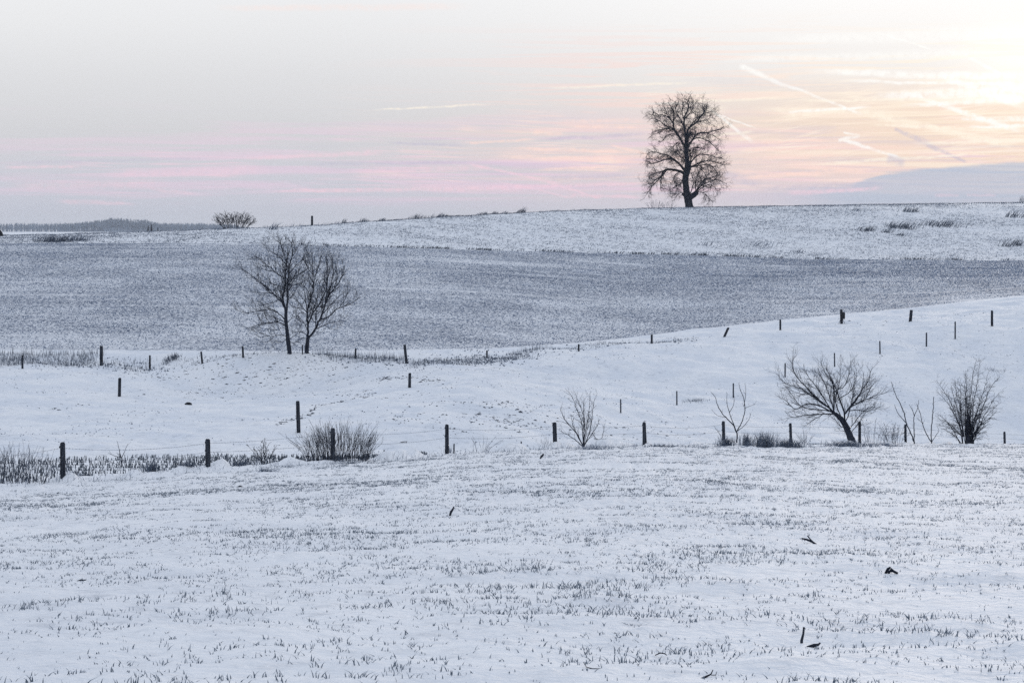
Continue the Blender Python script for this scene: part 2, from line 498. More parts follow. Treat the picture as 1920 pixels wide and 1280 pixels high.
def relief(X, Y, px, d):
    D, _ = rails_at(px)
    e, st = D[I_EDGE], D[I_STUB]
    near = 1 - sstep(e - 1.0, e + 1.5, d)
    cr, sr = math.cos(0.16), math.sin(0.16)
    a, b = X * cr + Y * sr, -X * sr + Y * cr
    z = near * (0.05 * fbm(a * 0.5, b * 0.9, 3, 3) + 0.075 * fbm(a * 1.2, b * 2.0, 9, 3) - 0.05 * rut(X, Y) + 0.10 * fbm(X * 0.08, Y * 0.12, 5, 2))
    # tussocks buried along the fence line
    hm = np.exp(-((d - e - 0.1) / 1.0) ** 2)
    hum = np.clip(fbm(X * 0.95, Y * 0.8, 21, 2) + 0.06, 0, 1) * 0.85 + 0.05
    z = z + hm * hum * np.where(px < 1250, 0.75, 0.45)
    # grazed pasture
    past = sstep(st, st + 4, d) * (1 - sstep(D[I_PLO] - 3, D[I_PLO] + 1, d))
    z = z + past * (0.42 * fbm(X * 0.13, Y * 0.16, 31, 3) + 0.17 * fbm(X * 0.7, Y * 0.7, 37, 3))
    # bank lip and small gully
    bank = np.exp(-((d - D[I_FENCE] - 1.5) / 3.0) ** 2) * np.clip((1250 - px) / 300, 0, 1)
    z = z + bank * (0.35 * np.clip(fbm(X * 0.35, Y * 0.35, 41, 2), -0.3, 1) + 0.12)
    pl = sstep(D[I_PLO] - 1, D[I_PLO] + 5, d) * (1 - sstep(D[I_CREST] - 30, D[I_CREST] - 6, d))
    z = z + pl * 0.16 * fbm(X * 0.07, Y * 0.1, 51, 3)
    z = z + np.exp(-((d - D[I_CREST]) / 12) ** 2) * 0.12 * fbm(X * 0.3, Y * 0.1, 57, 2)
    z = z + sstep(D[I_CREST] + 5, D[I_CREST] + 60, d) * 0.5 * fbm(X * 0.01, Y * 0.01, 61, 3)
    return z


def ground(X, Y):
    X, Y = np.asarray(X, float), np.asarray(Y, float)
    px = 960 + F * X / Y
    return base_height(px, Y) + relief(X, Y, px, Y)


def gz(x, y):
    return float(ground(np.array([x]), np.array([y]))[0])


def pix_ground(px, py, dmin=12.0, dmax=470.0):
    """where the ray through a picture point meets the ground beyond dmin"""
    px, py = np.atleast_1d(np.asarray(px, float)), np.atleast_1d(np.asarray(py, float))
    dmin = np.broadcast_to(np.asarray(dmin, float), px.shape)
    t = np.linspace(0, 1, 500)
    d = dmin[:, None] * (dmax / dmin[:, None]) ** t[None, :]
    z = base_height(np.repeat(px[:, None], 500, 1), d)
    row = HOR - F * z / d
    hit = row <= py[:, None]
    k = np.where(hit.any(1), hit.argmax(1), 499)
    dd = d[np.arange(len(px)), k]
    X = (px - 960) / F * dd
    return X, dd, ground(X, dd)


def depth_of(i, px):
    return float(np.interp(px, PXG, KD[i]))


def at_depth(px, d):
    x = (px - 960) / F * d
    return (x, d, gz(x, d))


# ------------------------------------------------------------------ materials
def new_mat(name):
    m = bpy.data.materials.new(name)
    m.use_nodes = True
    t = m.node_tree
    t.nodes.clear()
    g = NG(t)
    out = g.n('ShaderNodeOutputMaterial')
    b = g.n('ShaderNodeBsdfPrincipled')
    t.links.new(b.outputs[0], out.inputs[0])
    return m, g, b


def bump(g, b, h, strength, dist):
    nd = g.n('ShaderNodeBump')
    nd.inputs['Strength'].default_value = strength
    nd.inputs['Distance'].default_value = dist
    g.put(nd.inputs['Height'], h)
    g.t.links.new(nd.outputs[0], b.inputs['Normal'])


SNOW = (0.745, 0.775, 0.82, 1)
SNOW2 = (0.69, 0.725, 0.78, 1)
SOIL = (0.032, 0.060, 0.122, 1)


def snow_mat(name, fine=14.0, grit=0.0, grit_scale=3.0, lo=0.6, hi=0.75, stretch=(1, 1, 1), soil=SOIL, bumpd=0.02, second=SNOW2):
    m, g, b = new_mat(name)
    geo = g.n('ShaderNodeNewGeometry')
    pos = geo.outputs['Position']
    mp = g.n('ShaderNodeMapping')
    mp.inputs['Scale'].default_value = stretch
    g.t.links.new(pos, mp.inputs[0])
    big = g.noise(pos, 0.35, 3.0, 0.55)
    col = g.mix(g.mr(big, 0.35, 0.65), SNOW, second)
    fn = g.noise(mp.outputs[0], fine, 4.0, 0.6)
    if grit > 0:
        gn = g.noise(mp.outputs[0], grit_scale, 4.0, 0.7)
        patch = g.mr(g.noise(pos, 0.09, 3.0, 0.6), 0.32, 0.68, 0.35, 1.0)
        mk = g.m('MULTIPLY', g.m('MULTIPLY', g.mr(gn, lo, hi), patch), grit)
        col = g.mix(mk, col, soil)
    g.put(b.inputs['Base Color'], col)
    b.inputs['Roughness'].default_value = 0.75
    b.inputs['Specular IOR Level'].default_value = 0.15
    bump(g, b, fn, 0.6, bumpd)
    return m


def flat_mat(name, c0, c1, scale=6.0, rough=0.85, bumpd=0.004, stretch=(1, 1, 1), lo=0.35, hi=0.65, spec=0.2):
    m, g, b = new_mat(name)
    tc = g.n('ShaderNodeNewGeometry')
    mp = g.n('ShaderNodeMapping')
    mp.inputs['Scale'].default_value = stretch
    g.t.links.new(tc.outputs['Position'], mp.inputs[0])
    nz = g.noise(mp.outputs[0], scale, 4.0, 0.6)
    g.put(b.inputs['Base Color'], g.mix(g.mr(nz, lo, hi), (*c0, 1), (*c1, 1)))
    b.inputs['Roughness'].default_value = rough
    b.inputs['Specular IOR Level'].default_value = spec
    if bumpd:
        bump(g, b, nz, 0.7, bumpd)
    return m


M_CROP = snow_mat('crop_snow', 5.0, 0.28, 3.2, 0.46, 0.75, bumpd=0.11)  # grey grit mottling also stands in for faint shadows around the shoots
M_STUB = snow_mat('stubble_snow', 8.0, 0.25, 2.6, 0.56, 0.7)
M_PAST = snow_mat('pasture_snow', 4.0, 0.42, 2.2, 0.47, 0.80, bumpd=0.14, second=(0.66, 0.705, 0.775, 1))
M_PLOUGH = snow_mat('ploughed_snow', 6.0, 0.88, 3.2, 0.38, 0.60, bumpd=0.08)
M_HILL = snow_mat('weedy_snow', 5.0, 0.60, 2.0, 0.45, 0.68, bumpd=0.06)
M_PLAIN = snow_mat('plain_snow', 2.0, 0.25, 0.05, 0.5, 0.7, bumpd=0.02)
M_BARK = flat_mat('bark', (0.009, 0.013, 0.024), (0.022, 0.028, 0.044), 7.0, 0.9, 0.02, (1, 1, 0.3))
M_TWIG = flat_mat('twig_bark', (0.006, 0.010, 0.022), (0.017, 0.024, 0.042), 3.0, 0.9, 0)
M_TWIG2 = flat_mat('frosted_twig', (0.045, 0.058, 0.085), (0.12, 0.14, 0.18), 4.0, 0.9, 0)
M_POST = flat_mat('weathered_post', (0.006, 0.009, 0.017), (0.036, 0.044, 0.060), 14.0, 0.9, 0.01, (1, 1, 0.12))
M_STAKE = flat_mat('metal_stake', (0.022, 0.030, 0.046), (0.045, 0.055, 0.075), 20.0, 0.6, 0, (1, 1, 0.3))
M_BLADE = flat_mat('shoot', (0.055, 0.082, 0.12), (0.21, 0.245, 0.295), 9.0, 0.8, 0)
M_GRASS = flat_mat('dry_grass', (0.026, 0.038, 0.064), (0.095, 0.12, 0.165), 1.2, 0.9, 0)
M_GRASS2 = flat_mat('pale_dry_grass', (0.06, 0.082, 0.125), (0.14, 0.175, 0.24), 1.2, 0.9, 0)
M_STALK = flat_mat('stubble_stalk', (0.035, 0.048, 0.072), (0.13, 0.155, 0.19), 5.0, 0.9, 0)
M_SOIL = flat_mat('frozen_soil', (0.030, 0.038, 0.056), (0.075, 0.088, 0.115), 3.0, 0.95, 0)
M_CLOD = flat_mat('plough_clod', (0.036, 0.066, 0.130), (0.105, 0.155, 0.255), 0.9, 0.95, 0)
M_WIRE = flat_mat('wire', (0.05, 0.06, 0.08), (0.18, 0.20, 0.24), 30.0, 0.5, 0)
M_DARK = flat_mat('dark_heap', (0.008, 0.010, 0.015), (0.022, 0.026, 0.034), 6.0, 0.9, 0.01)
M_WOOD = flat_mat('far_wood', (0.13, 0.18, 0.26), (0.22, 0.28, 0.37), 0.03, 0.95, 0)  # paler and bluer than bare wood: part of the distance haze is in this colour
M_SNOWCAP = snow_mat('settled_snow', 12.0)

# ------------------------------------------------------------------ ground sheets
view_px = np.arange(-260, 2181, 4.0)
view_az = np.arctan((view_px - 960) / F)
side = np.linspace(view_az[-1], math.pi, 42)[1:]
side_l = np.linspace(-math.pi, view_az[0], 42)[:-1]
AZ = np.concatenate([side_l, view_az, side])
AZc = np.clip(AZ, -0.40, 0.40)
PXC = 960 + F * np.tan(AZc)


def sheet(name, i0, i1, rows, mat, d_start=None, power=1.0):
    D, _ = rails_at(PXC)
    a = D[i0] if d_start is None else np.full(len(PXC), d_start)
    b = D[i1]
    t = np.linspace(0, 1, rows) ** power
    dd = a[None, :] * (b / a)[None, :] ** t[:, None]
    r = dd / np.cos(AZc)[None, :]
    X, Y = r * np.sin(AZ)[None, :], r * np.cos(AZ)[None, :]
    P = np.repeat(PXC[None, :], rows, 0)
    Z = base_height(P, dd)
    zz = relief(X.ravel(), Y.ravel(), P.ravel(), dd.ravel()).reshape(X.shape)
    Z = Z + zz
    V = np.stack([X, Y, Z], -1).reshape(-1, 3)
    n = len(PXC)
    ii = (np.arange(rows - 1)[:, None] * n + np.arange(n - 1)[None, :]).ravel()
    Fc = np.stack([ii, ii + 1, ii + n + 1, ii + n], 1)
    # wind the ring shut behind the camera
    w = np.arange(rows - 1) * n + n - 1
    Fw = np.stack([w, w - n + 1, w + 1, w + n], 1)
    o = mesh_obj(name, V, np.concatenate([Fc, Fw]), mat, smooth=True)
    return tag(o, kind='structure')


tag(sheet('crop_field', 0, I_EDGE, 340, M_CROP), 'snow covered winter crop field with shoots poking through', 'field')
tag(sheet('stubble_field', I_EDGE, I_STUB, 40, M_STUB), 'narrow snowy strip of maize stubble behind the wire fence', 'field')
tag(sheet('pasture', I_STUB, I_PLO, 190, M_PAST), 'smooth snowy pasture in the dip between two fence lines', 'field')
tag(sheet('ploughed_field', I_PLO, I_TOP, 120, M_PLOUGH), 'darker ploughed field with snow between the clods', 'field')
tag(sheet('hillside', I_TOP, I_CREST, 70, M_HILL), 'snowy hillside flecked with weeds below the lone tree', 'hillside')
tag(sheet('plain', I_CREST, NR - 1, 50, M_PLAIN), 'flat snowy plain beyond the hill', 'plain')

# ------------------------------------------------------------------ blades, clods
def blades(x, y, z, h, w, yaw, lean_az, lean, bend=0.3, seg=2):
    """thin tapered blades; lean is horizontal offset of tip per height"""
    n = len(x)
    cx, cy = np.cos(yaw) * w * 0.5, np.sin(yaw) * w * 0.5
    lx, ly = np.cos(lean_az) * lean * h, np.sin(lean_az) * lean * h
    base = np.stack([x, y, z], 1)
    off = np.stack([cx, cy, np.zeros(n)], 1)
    tip = base + np.stack([lx, ly, h], 1)
    if seg == 1:
        V = np.stack([base - off, base + off, tip], 1).reshape(-1, 3)
        k = np.arange(n)[:, None] * 3
        return V, k + np.array([[0, 1, 2]])
    midp = base + np.stack([lx * (0.5 - bend * 0.5), ly * (0.5 - bend * 0.5), h * (0.5 + 0.1 * bend)], 1)
    V = np.stack([base - off, base + off, midp - off * 0.75, midp + off * 0.75, tip], 1).reshape(-1, 3)
    k = np.arange(n)[:, None] * 5
    Fc = np.concatenate([k + np.array([[0, 1, 3]]), k + np.array([[0, 3, 2]]), k + np.array([[2, 3, 4]])])
    return V, Fc


def clods(x, y, z, w, h, yaw, flat=0.6, simple=False):
    """lumps: skewed pyramids with a broken top"""
    n = len(x)
    r = rng
    V = []
    if simple:
        for k in range(3):
            a = yaw + k * 2.094 + r.uniform(-0.35, 0.35, n)
            rr = w * 0.55 * r.uniform(0.7, 1.2, n)
            V.append(np.stack([x + np.cos(a) * rr, y + np.sin(a) * rr * flat, z - h * 0.25], 1))
        V.append(np.stack([x + w * r.uniform(-0.25, 0.25, n), y + w * flat * r.uniform(-0.2, 0.2, n), z + h], 1))
        V = np.stack(V, 1).reshape(-1, 3)
        k = np.arange(n)[:, None] * 4
        return V, np.concatenate([k + np.array([[a, b, 3]]) for a, b in ((0, 1), (1, 2), (2, 0))])
    for k in range(4):
        a = yaw + k * math.pi / 2 + r.uniform(-0.35, 0.35, n)
        rr = w * 0.5 * r.uniform(0.7, 1.2, n)
        V.append(np.stack([x + np.cos(a) * rr, y + np.sin(a) * rr * flat, z - h * 0.25], 1))
    V.append(np.stack([x + w * r.uniform(-0.2, 0.2, n), y + w * flat * r.uniform(-0.2, 0.2, n), z + h], 1))
    V.append(np.stack([x + w * r.uniform(-0.25, 0.25, n), y + w * flat * r.uniform(-0.2, 0.2, n), z + h * r.uniform(0.5, 0.9, n)], 1))
    V = np.stack(V, 1).reshape(-1, 3)
    k = np.arange(n)[:, None] * 6
    Fc = np.concatenate([k + np.array([[a, b, c]]) for a, b, c in ((0, 1, 4), (1, 2, 4), (2, 5, 4), (2, 3, 5), (3, 0, 5), (0, 4, 5))])
    return V, Fc


def wedge_points(n, d0, d1, px0=-120, px1=2040, margin=0.0):
    """even scatter over the ground seen between two depths"""
    if margin:
        Y = rng.uniform(d0, d1, n * 2)
        w0, w1 = (px0 - 960) / F * Y - margin, (px1 - 960) / F * Y + margin
        Y = Y[rng.uniform(0, 1, n * 2) < (w1 - w0) / (w1 - w0).max()][:n]
        w0, w1 = (px0 - 960) / F * Y - margin, (px1 - 960) / F * Y + margin
        X = rng.uniform(w0, w1)
        return 960 + F * X / Y, Y
    d = np.sqrt(rng.uniform(0, 1, n) * (d1 ** 2 - d0 ** 2) + d0 ** 2)
    px = rng.uniform(px0, px1, n)
    return px, d


# winter crop shoots
px, d = wedge_points(960000, 9.0, 140.0, margin=6.0)
X, Y = (px - 960) / F * d, d
e = np.interp(px, PXG, KD[I_EDGE])
cr, sr = math.cos(0.434), math.sin(0.434)
a, b = X * cr + Y * sr, -X * sr + Y * cr
b = np.round(b / 0.16) * 0.16 + rng.normal(0, 0.03, len(b))          # drilled rows
X, Y = a * cr - b * sr, a * sr + b * cr
px = 960 + F * X / Y
patchy = 0.55 * fbm(X * 0.30, Y * 0.40, 71, 3) + 0.75 * fbm(X * 1.1, Y * 1.1, 77, 3) + 0.25 * fbm(X * 0.05, Y * 0.08, 79, 2)
prob = np.clip(0.30 + 0.75 * patchy, 0.03, 1) * (1 - np.clip(rut(X, Y) * 1.4, 0, 0.97))
prob *= np.clip(1.1 - 0.0 * Y, 0, 1) * np.where(Y < 26, 0.9, 1.0) * (1 - 0.5 * sstep(45, 100, Y))
keep = (rng.uniform(0, 1, len(X)) < prob) & (Y < e - 0.6 - 1.2 * rng.uniform(0, 1, len(X)))
X, Y, patchy = X[keep], Y[keep], patchy[keep]
rep = 3
n = len(X) * rep
X = np.repeat(X, rep) + rng.normal(0, 0.022, n)
Y = np.repeat(Y, rep) + rng.normal(0, 0.022, n)
pt = np.repeat(patchy, rep)
kill = rng.uniform(0, 1, n) < 0.25
X, Y, pt = X[~kill], Y[~kill], pt[~kill]
n = len(X)
Z = ground(X, Y) - 0.008
h = rng.uniform(0.014, 0.056, n) * np.clip(0.8 + 0.9 * pt, 0.45, 1.35)
w = rng.uniform(0.006, 0.012, n)
yaw, la, ln = rng.normal(0, 0.7, n), rng.uniform(0, 6.28, n), np.abs(rng.normal(0.5, 0.7, n))
nr = Y < 42
V, Fc = blades(X[nr], Y[nr], Z[nr], h[nr], w[nr], yaw[nr], la[nr], ln[nr], 0.35)
V2, F2 = blades(X[~nr], Y[~nr], Z[~nr], h[~nr] * 1.1, w[~nr] * 1.5, yaw[~nr], la[~nr], ln[~nr], seg=1)
tag(mesh_obj('grass', np.concatenate([V, V2]), np.concatenate([Fc, F2 + len(V)]), M_BLADE), 'short dark crop shoots poking through the snow of the wide field', 'grass', kind='stuff')

# clods of the ploughed field
px, d = wedge_points(660000, 154.0, 300.0, -220, 2140)
D_, _z = rails_at(px)
X, Y = (px - 960) / F * d, d
streak = 0.5 * fbm(X * 0.012, Y * 0.10, 91, 3) + 0.45 * fbm(X * 0.05, Y * 0.3, 95, 2) - 0.9 * sstep(0.25, 0.45, fbm(X * 0.025, Y * 0.5, 97, 2))
fr = (Y - D_[I_PLO]) / (D_[I_TOP] - D_[I_PLO])
prob = np.clip(0.80 + 0.65 * streak, 0.08, 1) * (0.60 + 0.38 * sstep(0.05, 0.7, fr)) * (0.85 + 0.15 * sstep(600, 1500, px))
keep = (rng.uniform(0, 1, len(X)) < prob) & (fr > 0.005) & (fr < 0.995)
X, Y = X[keep], Y[keep]
n = len(X)
V, Fc = clods(X, Y, ground(X, Y), rng.uniform(0.05, 0.18, n), rng.uniform(0.012, 0.062, n), rng.uniform(0, 6.28, n), 0.8, True)
tag(mesh_obj('clods', V, Fc, M_CLOD), 'countless frozen earth clods showing through thin snow', 'clods', kind='stuff')

# weeds over the upper hillside, leaning with the wind
px, d = wedge_points(126000, 270.0, 412.0, -180, 2100)
D_, _z = rails_at(px)
X, Y = (px - 960) / F * d, d
fr = (Y - D_[I_TOP]) / (D_[I_CREST] - D_[I_TOP])
pn = fbm(X * 0.12, Y * 0.12, 101, 3)
keep = (fr > 0.0) & (fr < 1.0) & (rng.uniform(0, 1, len(X)) < np.clip(0.52 + 0.8 * pn, 0.08, 1))
X, Y = np.repeat(X[keep], 3), np.repeat(Y[keep], 3)
n = len(X)
X = X + rng.normal(0, 0.22, n)
Y = Y + rng.normal(0, 0.22, n)
h = rng.uniform(0.04, 0.17, n)
V, Fc = blades(X, Y, ground(X, Y) - 0.02, h, rng.uniform(0.05, 0.11, n), rng.normal(0, 0.5, n), rng.normal(0.0, 0.9, n), rng.uniform(0.4, 1.8, n), seg=1)
tag(mesh_obj('weeds', V, Fc, M_GRASS2), 'sparse withered weeds scattered over the snowy hillside', 'weeds', kind='stuff')


def tuft(name, pxs, pys, n, hgt, wid, mat, dmin, lean=(0.0, 0.35), spread=0.0, depth=1.0, label=None, cat='grass', group=None, kind='stuff', lean_dir=None, obj=True):
    """blades rooted along a line of picture points"""
    X0, Y0, _ = pix_ground(np.array(pxs, float), np.array(pys, float), dmin)
    t = rng.uniform(0, len(pxs) - 1, n) if len(pxs) > 1 else np.zeros(n)
    xi = np.interp(t, np.arange(len(pxs)), X0) + rng.normal(0, 1, n) * spread
    yi = np.interp(t, np.arange(len(pxs)), Y0) + rng.uniform(-0.5, 0.5, n) * depth
    h = hgt * (0.22 + 0.78 * rng.uniform(0, 1.0, n) ** 2.2)
    la = rng.uniform(0, 6.28, n) if lean_dir is None else rng.normal(lean_dir, 0.5, n)
    V, Fc = blades(xi, yi, ground(xi, yi) - 0.03, h, wid * rng.uniform(0.6, 1.3, n), rng.normal(0, 0.7, n), la, rng.uniform(*lean, n), 0.4)
    if not obj:
        return V, Fc
    o = mesh_obj(name, V, Fc, mat)
    return tag(o, label, cat, group, kind)


# skyline weeds and stubble
def crest_blades(name, px0, px1, n, hgt, wid, mat, label, clump=True, lean=(0.2, 1.0), back=0.0, depth=3.0):
    p = rng.uniform(px0, px1, n)
    if clump:
        k = fbm(p * 0.03, p * 0 + 3, 111, 3) > rng.uniform(-0.75, 0.28, n)
        p = p[k]
    n = len(p)
    D = np.interp(p, PXG, KD[I_CREST]) + back + rng.uniform(-depth, depth * 0.3, n)
    X = (p - 960) / F * D
    hs = hgt * rng.uniform(0.3, 1, n)
    if clump:
        hs = hs * np.clip(0.6 + 1.4 * fbm(p * 0.05, p * 0, 117, 2), 0.25, 1.3)
    V, Fc = blades(X, D, ground(X, D) - 0.03, hs, wid * rng.uniform(0.6, 1.2, n), rng.normal(0, 0.4, n), rng.normal(0, 0.4, n), rng.uniform(*lean, n), 0.4)
    return tag(mesh_obj(name, V, Fc, mat), label, 'grass', kind='stuff')


crest_blades('dry_grass', 640, 985, 2600, 1.2, 0.04, M_GRASS, 'wind-bent dry grass tufts along the rising skyline')
crest_blades('dry_grass', 395, 640, 420, 0.7, 0.045, M_GRASS2, 'thin dry grass beside the post on the skyline')
crest_blades('dry_grass', 985, 1290, 900, 0.35, 0.05, M_GRASS2, 'low dry grass on the crest before the lone tree')
# maize stubble rows on the crest past the tree
p = rng.uniform(1290, 2040, 2600)
row = rng.integers(0, 9, len(p))
D = np.interp(p, PXG, KD[I_CREST]) - 14 + row * 2.2 * 0.9
X = np.round((p - 960) / F * D / 0.45) * 0.45 + rng.normal(0, 0.04, len(p))
V, Fc = blades(X, D + rng.normal(0, 0.1, len(p)), ground(X, D) - 0.02, rng.uniform(0.10, 0.26, len(p)), rng.uniform(0.03, 0.06, len(p)), rng.normal(0, 0.3, len(p)),
               rng.uniform(0, 6.28, len(p)), rng.uniform(0, 0.4, len(p)))
tag(mesh_obj('stubble', V, Fc, M_GRASS), 'short stubble rows along the crest beyond the lone tree', 'stubble', kind='stuff')
# dark edge of tufts between ploughed field and hillside
p = rng.uniform(560, 2040, 2600)
k = fbm(p * 0.035, p * 0 + 8, 121, 3) > rng.uniform(-0.35, 0.4, len(p))
p = p[k]
D = np.interp(p, PXG, KD[I_TOP]) + rng.uniform(-0.4, 0.5, len(p))
X = (p - 960) / F * D
V, Fc = blades(X, D, ground(X, D) - 0.02, rng.uniform(0.12, 0.45, len(p)), rng.uniform(0.05, 0.12, len(p)), rng.normal(0, 0.5, len(p)), rng.normal(0, 1, len(p)), rng.uniform(0.2, 1.2, len(p)))
tag(mesh_obj('grass_edge', V, Fc, M_GRASS), 'dark broken line of tufts where ploughed field meets hillside', 'grass', kind='stuff')

# maize stubble behind the wire fence
p = rng.uniform(-200, 800, 3000)
e, st = np.interp(p, PXG, KD[I_EDGE]), np.interp(p, PXG, KD[I_STUB])
D = e + 1.2 + rng.uniform(0, 1, len(p)) * np.maximum(st - e - 1.0, 0.6)
D = np.round(D / 1.5) * 1.5 + rng.normal(0, 0.08, len(p))
ok = (D > e + 1.0) & (D < st + 1.0)
p, D = p[ok], D[ok]
X = (p - 960) / F * D
hs = rng.uniform(0.07, 0.19, len(p))
n = len(p)
Vs, Fs = [], []
V, Fc = blades(X, D, ground(X, D) - 0.02, hs, rng.uniform(0.022, 0.034, n), rng.normal(0, 0.5, n), rng.uniform(0, 6.28, n), np.abs(rng.normal(0.0, 0.28, n)), 0.0)
Vq = V.reshape(-1, 5, 3).copy()
# stalks end blunt: turn the tip into a cut edge
wv = (Vq[:, 1] - Vq[:, 0]) * 0.4
Vq = np.concatenate([Vq[:, :4], (Vq[:, 4] - wv)[:, None], (Vq[:, 4] + wv)[:, None]], 1)
k = np.arange(n)[:, None] * 6
Fq = np.concatenate([k + np.array([[0, 1, 3, 2]]), k + np.array([[2, 3, 5, 4]])])
V2 = Vq.copy()
c = V2[:, 0:1] * 0.5 + V2[:, 1:2] * 0.5
rel = V2 - c
V2 = c + np.stack([-rel[..., 1], rel[..., 0], rel[..., 2]], -1)
Vq = np.concatenate([Vq.reshape(-1, 3), V2.reshape(-1, 3)])
Fq = np.concatenate([Fq, Fq + n * 6])
tag(mesh_obj('stubble', Vq, Fq, M_STALK), 'rows of cut maize stalks behind the wire fence', 'stubble', kind='stuff')

# bare earth and hoof marks showing on the pasture
pts = []


def along(line, n, sx, sy):
    l = np.array(line, float)
    t = rng.uniform(0, len(l) - 1, n)
    pts.append(np.stack([np.interp(t, np.arange(len(l)), l[:, 0]) + rng.normal(0, sx, n), np.interp(t, np.arange(len(l)), l[:, 1]) + rng.normal(0, sy, n)], 1))


def blob(cx, cy, rx, ry, n):
    a, r = rng.uniform(0, 6.28, n), np.sqrt(rng.uniform(0, 1, n))
    pts.append(np.stack([cx + np.cos(a) * r * rx, cy + np.sin(a) * r * ry], 1))


along([(518, 800), (560, 786), (580, 777), (605, 763), (640, 754)], 130, 4, 2.5)
along([(565, 744), (640, 740), (700, 732)], 45, 6, 1.5)
along([(640, 752), (670, 742), (702, 733)], 50, 4, 2)
along([(706, 717), (735, 710), (770, 707), (800, 712), (840, 714)], 120, 5, 2)
along([(700, 745), (760, 738), (850, 728)], 25, 12, 2)
along([(740, 790), (770, 765)], 16, 3, 2)
blob(860, 785, 130, 38, 110)
blob(950, 790, 60, 40, 80)
along([(865, 762), (900, 758), (925, 757), (1000, 757), (1045, 755)], 40, 8, 1.5)
blob(1020, 775, 70, 35, 60)
blob(1180, 800, 170, 28, 90)
blob(590, 695, 110, 20, 110)
blob(440, 700, 110, 30, 130)
along([(330, 690), (390, 683), (480, 676)], 40, 10, 4)
blob(400, 735, 70, 12, 50)
along([(90, 768), (130, 762), (190, 758)], 25, 8, 2)
along([(260, 750), (360, 752), (480, 750)], 20, 20, 3)
blob(300, 700, 60, 14, 40)
blob(1700, 605, 120, 6, 12)
along([(1715, 597), (1800, 590), (1850, 586)], 14, 5, 1)
blob(1500, 720, 300, 80, 14)
P_ = np.concatenate(pts)
X, Y, Z = pix_ground(P_[:, 0], P_[:, 1], np.interp(P_[:, 0], PXG, KD[I_STUB]) + 0.5, 260)
n = len(X)
V, Fc = clods(X, Y, Z, rng.uniform(0.05, 0.20, n) * np.where(rng.uniform(0, 1, n) < 0.3, 2.2, 1.0), rng.uniform(0.01, 0.055, n), rng.uniform(0, 6.28, n), 0.5)
tag(mesh_obj('earth_marks', V, Fc, M_SOIL), 'dark hoof marks and bare earth crumbs on the pasture slopes', 'earth', kind='stuff')
# same along the far verge of the pasture, small and dense
pts.clear()
along([(0, 672), (100, 680), (190, 683), (260, 690), (330, 686)], 260, 14, 5)
along([(560, 668), (660, 675), (762, 684), (850, 678), (960, 668), (1020, 660)], 420, 14, 5)
along([(880, 672), (960, 670)], 200, 14, 6)
along([(1020, 662), (1085, 656), (1222, 644), (1300, 638)], 130, 12, 3)
P_ = np.concatenate(pts)
X, Y, Z = pix_ground(P_[:, 0], P_[:, 1], 135, 260)
n = len(X)
V, Fc = clods(X, Y, Z, rng.uniform(0.06, 0.24, n), rng.uniform(0.02, 0.11, n), rng.uniform(0, 6.28, n), 0.7)
tag(mesh_obj('verge_earth', V, Fc, M_GRASS2), 'broken dark earth and litter along the ploughed field verge', 'earth', kind='stuff')

# grass tips just breaking the pasture snow
px, d = wedge_points(26000, 80.0, 225.0)
D_, _z = rails_at(px)
X, Y = (px - 960) / F * d, d
pn = fbm(X * 0.15, Y * 0.15, 131, 3) + 0.5 * fbm(X * 0.9, Y * 0.9, 135, 2)
keep = (Y > D_[I_STUB]) & (Y < D_[I_PLO]) & (rng.uniform(-0.1, 0.6, len(X)) < pn)
X, Y = X[keep], Y[keep]
n = len(X)
V, Fc = blades(X, Y, ground(X, Y) - 0.01, rng.uniform(0.02, 0.07, n), rng.uniform(0.03, 0.12, n), rng.normal(0, 0.5, n), rng.uniform(0, 6.28, n), rng.uniform(0, 1.5, n), seg=1)
tag(mesh_obj('grass_tips', V, Fc, M_GRASS2), 'faint grass tips breaking the snow of the pasture', 'grass', kind='stuff')

# rough grass along the far fence
tuft('tall_grass', [-40, 20, 60, 130, 180], [676, 676, 675, 674, 676], 1800, 0.85, 0.018, M_GRASS, 140, (0, 0.5), 0.3, 5, 'dark stand of tall dry grass beside the far fence')
tuft('tall_grass', [120, 190, 250, 290], [680, 683, 684, 683], 600, 0.42, 0.025, M_GRASS, 140, (0, 0.8), 0.4, 4, 'lower rough grass between two far fence posts')
tuft('tall_grass', [310, 322, 332], [680, 676, 674], 260, 0.5, 0.03, M_GRASS, 140, (0, 0.7), 0.15, 1.5, 'small dark grass tussock on the far bank')
tuft('tall_grass', [595, 650, 700, 755], [672, 676, 678, 680], 1100, 0.80, 0.016, M_GRASS, 140, (0, 0.35), 0.3, 4, 'upright reedy grass between the paired trees and a thick post')
tuft('tall_grass', [770, 830, 880, 930, 990], [684, 680, 678, 674, 666], 1400, 0.45, 0.026, M_GRASS, 140, (0.1, 1.2), 0.4, 4, 'tangled bramble and grass by a short post')
tuft('tall_grass', [960, 1000, 1030], [664, 660, 658], 260, 0.6, 0.02, M_GRASS, 140, (0, 0.4), 0.3, 2, 'thin reed tuft past the bramble tangle')
tuft('tall_grass', [1040, 1090, 1160, 1240, 1300], [658, 655, 648, 642, 637], 900, 0.28, 0.03, M_GRASS, 140, (0.1, 1.2), 0.4, 3, 'low grass fringe climbing with the far fence')
tuft('tall_grass', [335, 400, 470, 560], [676, 676, 672, 668], 420, 0.28, 0.03, M_GRASS, 140, (0.1, 1.2), 0.4, 3, 'sparse grass fringe before the paired trees')

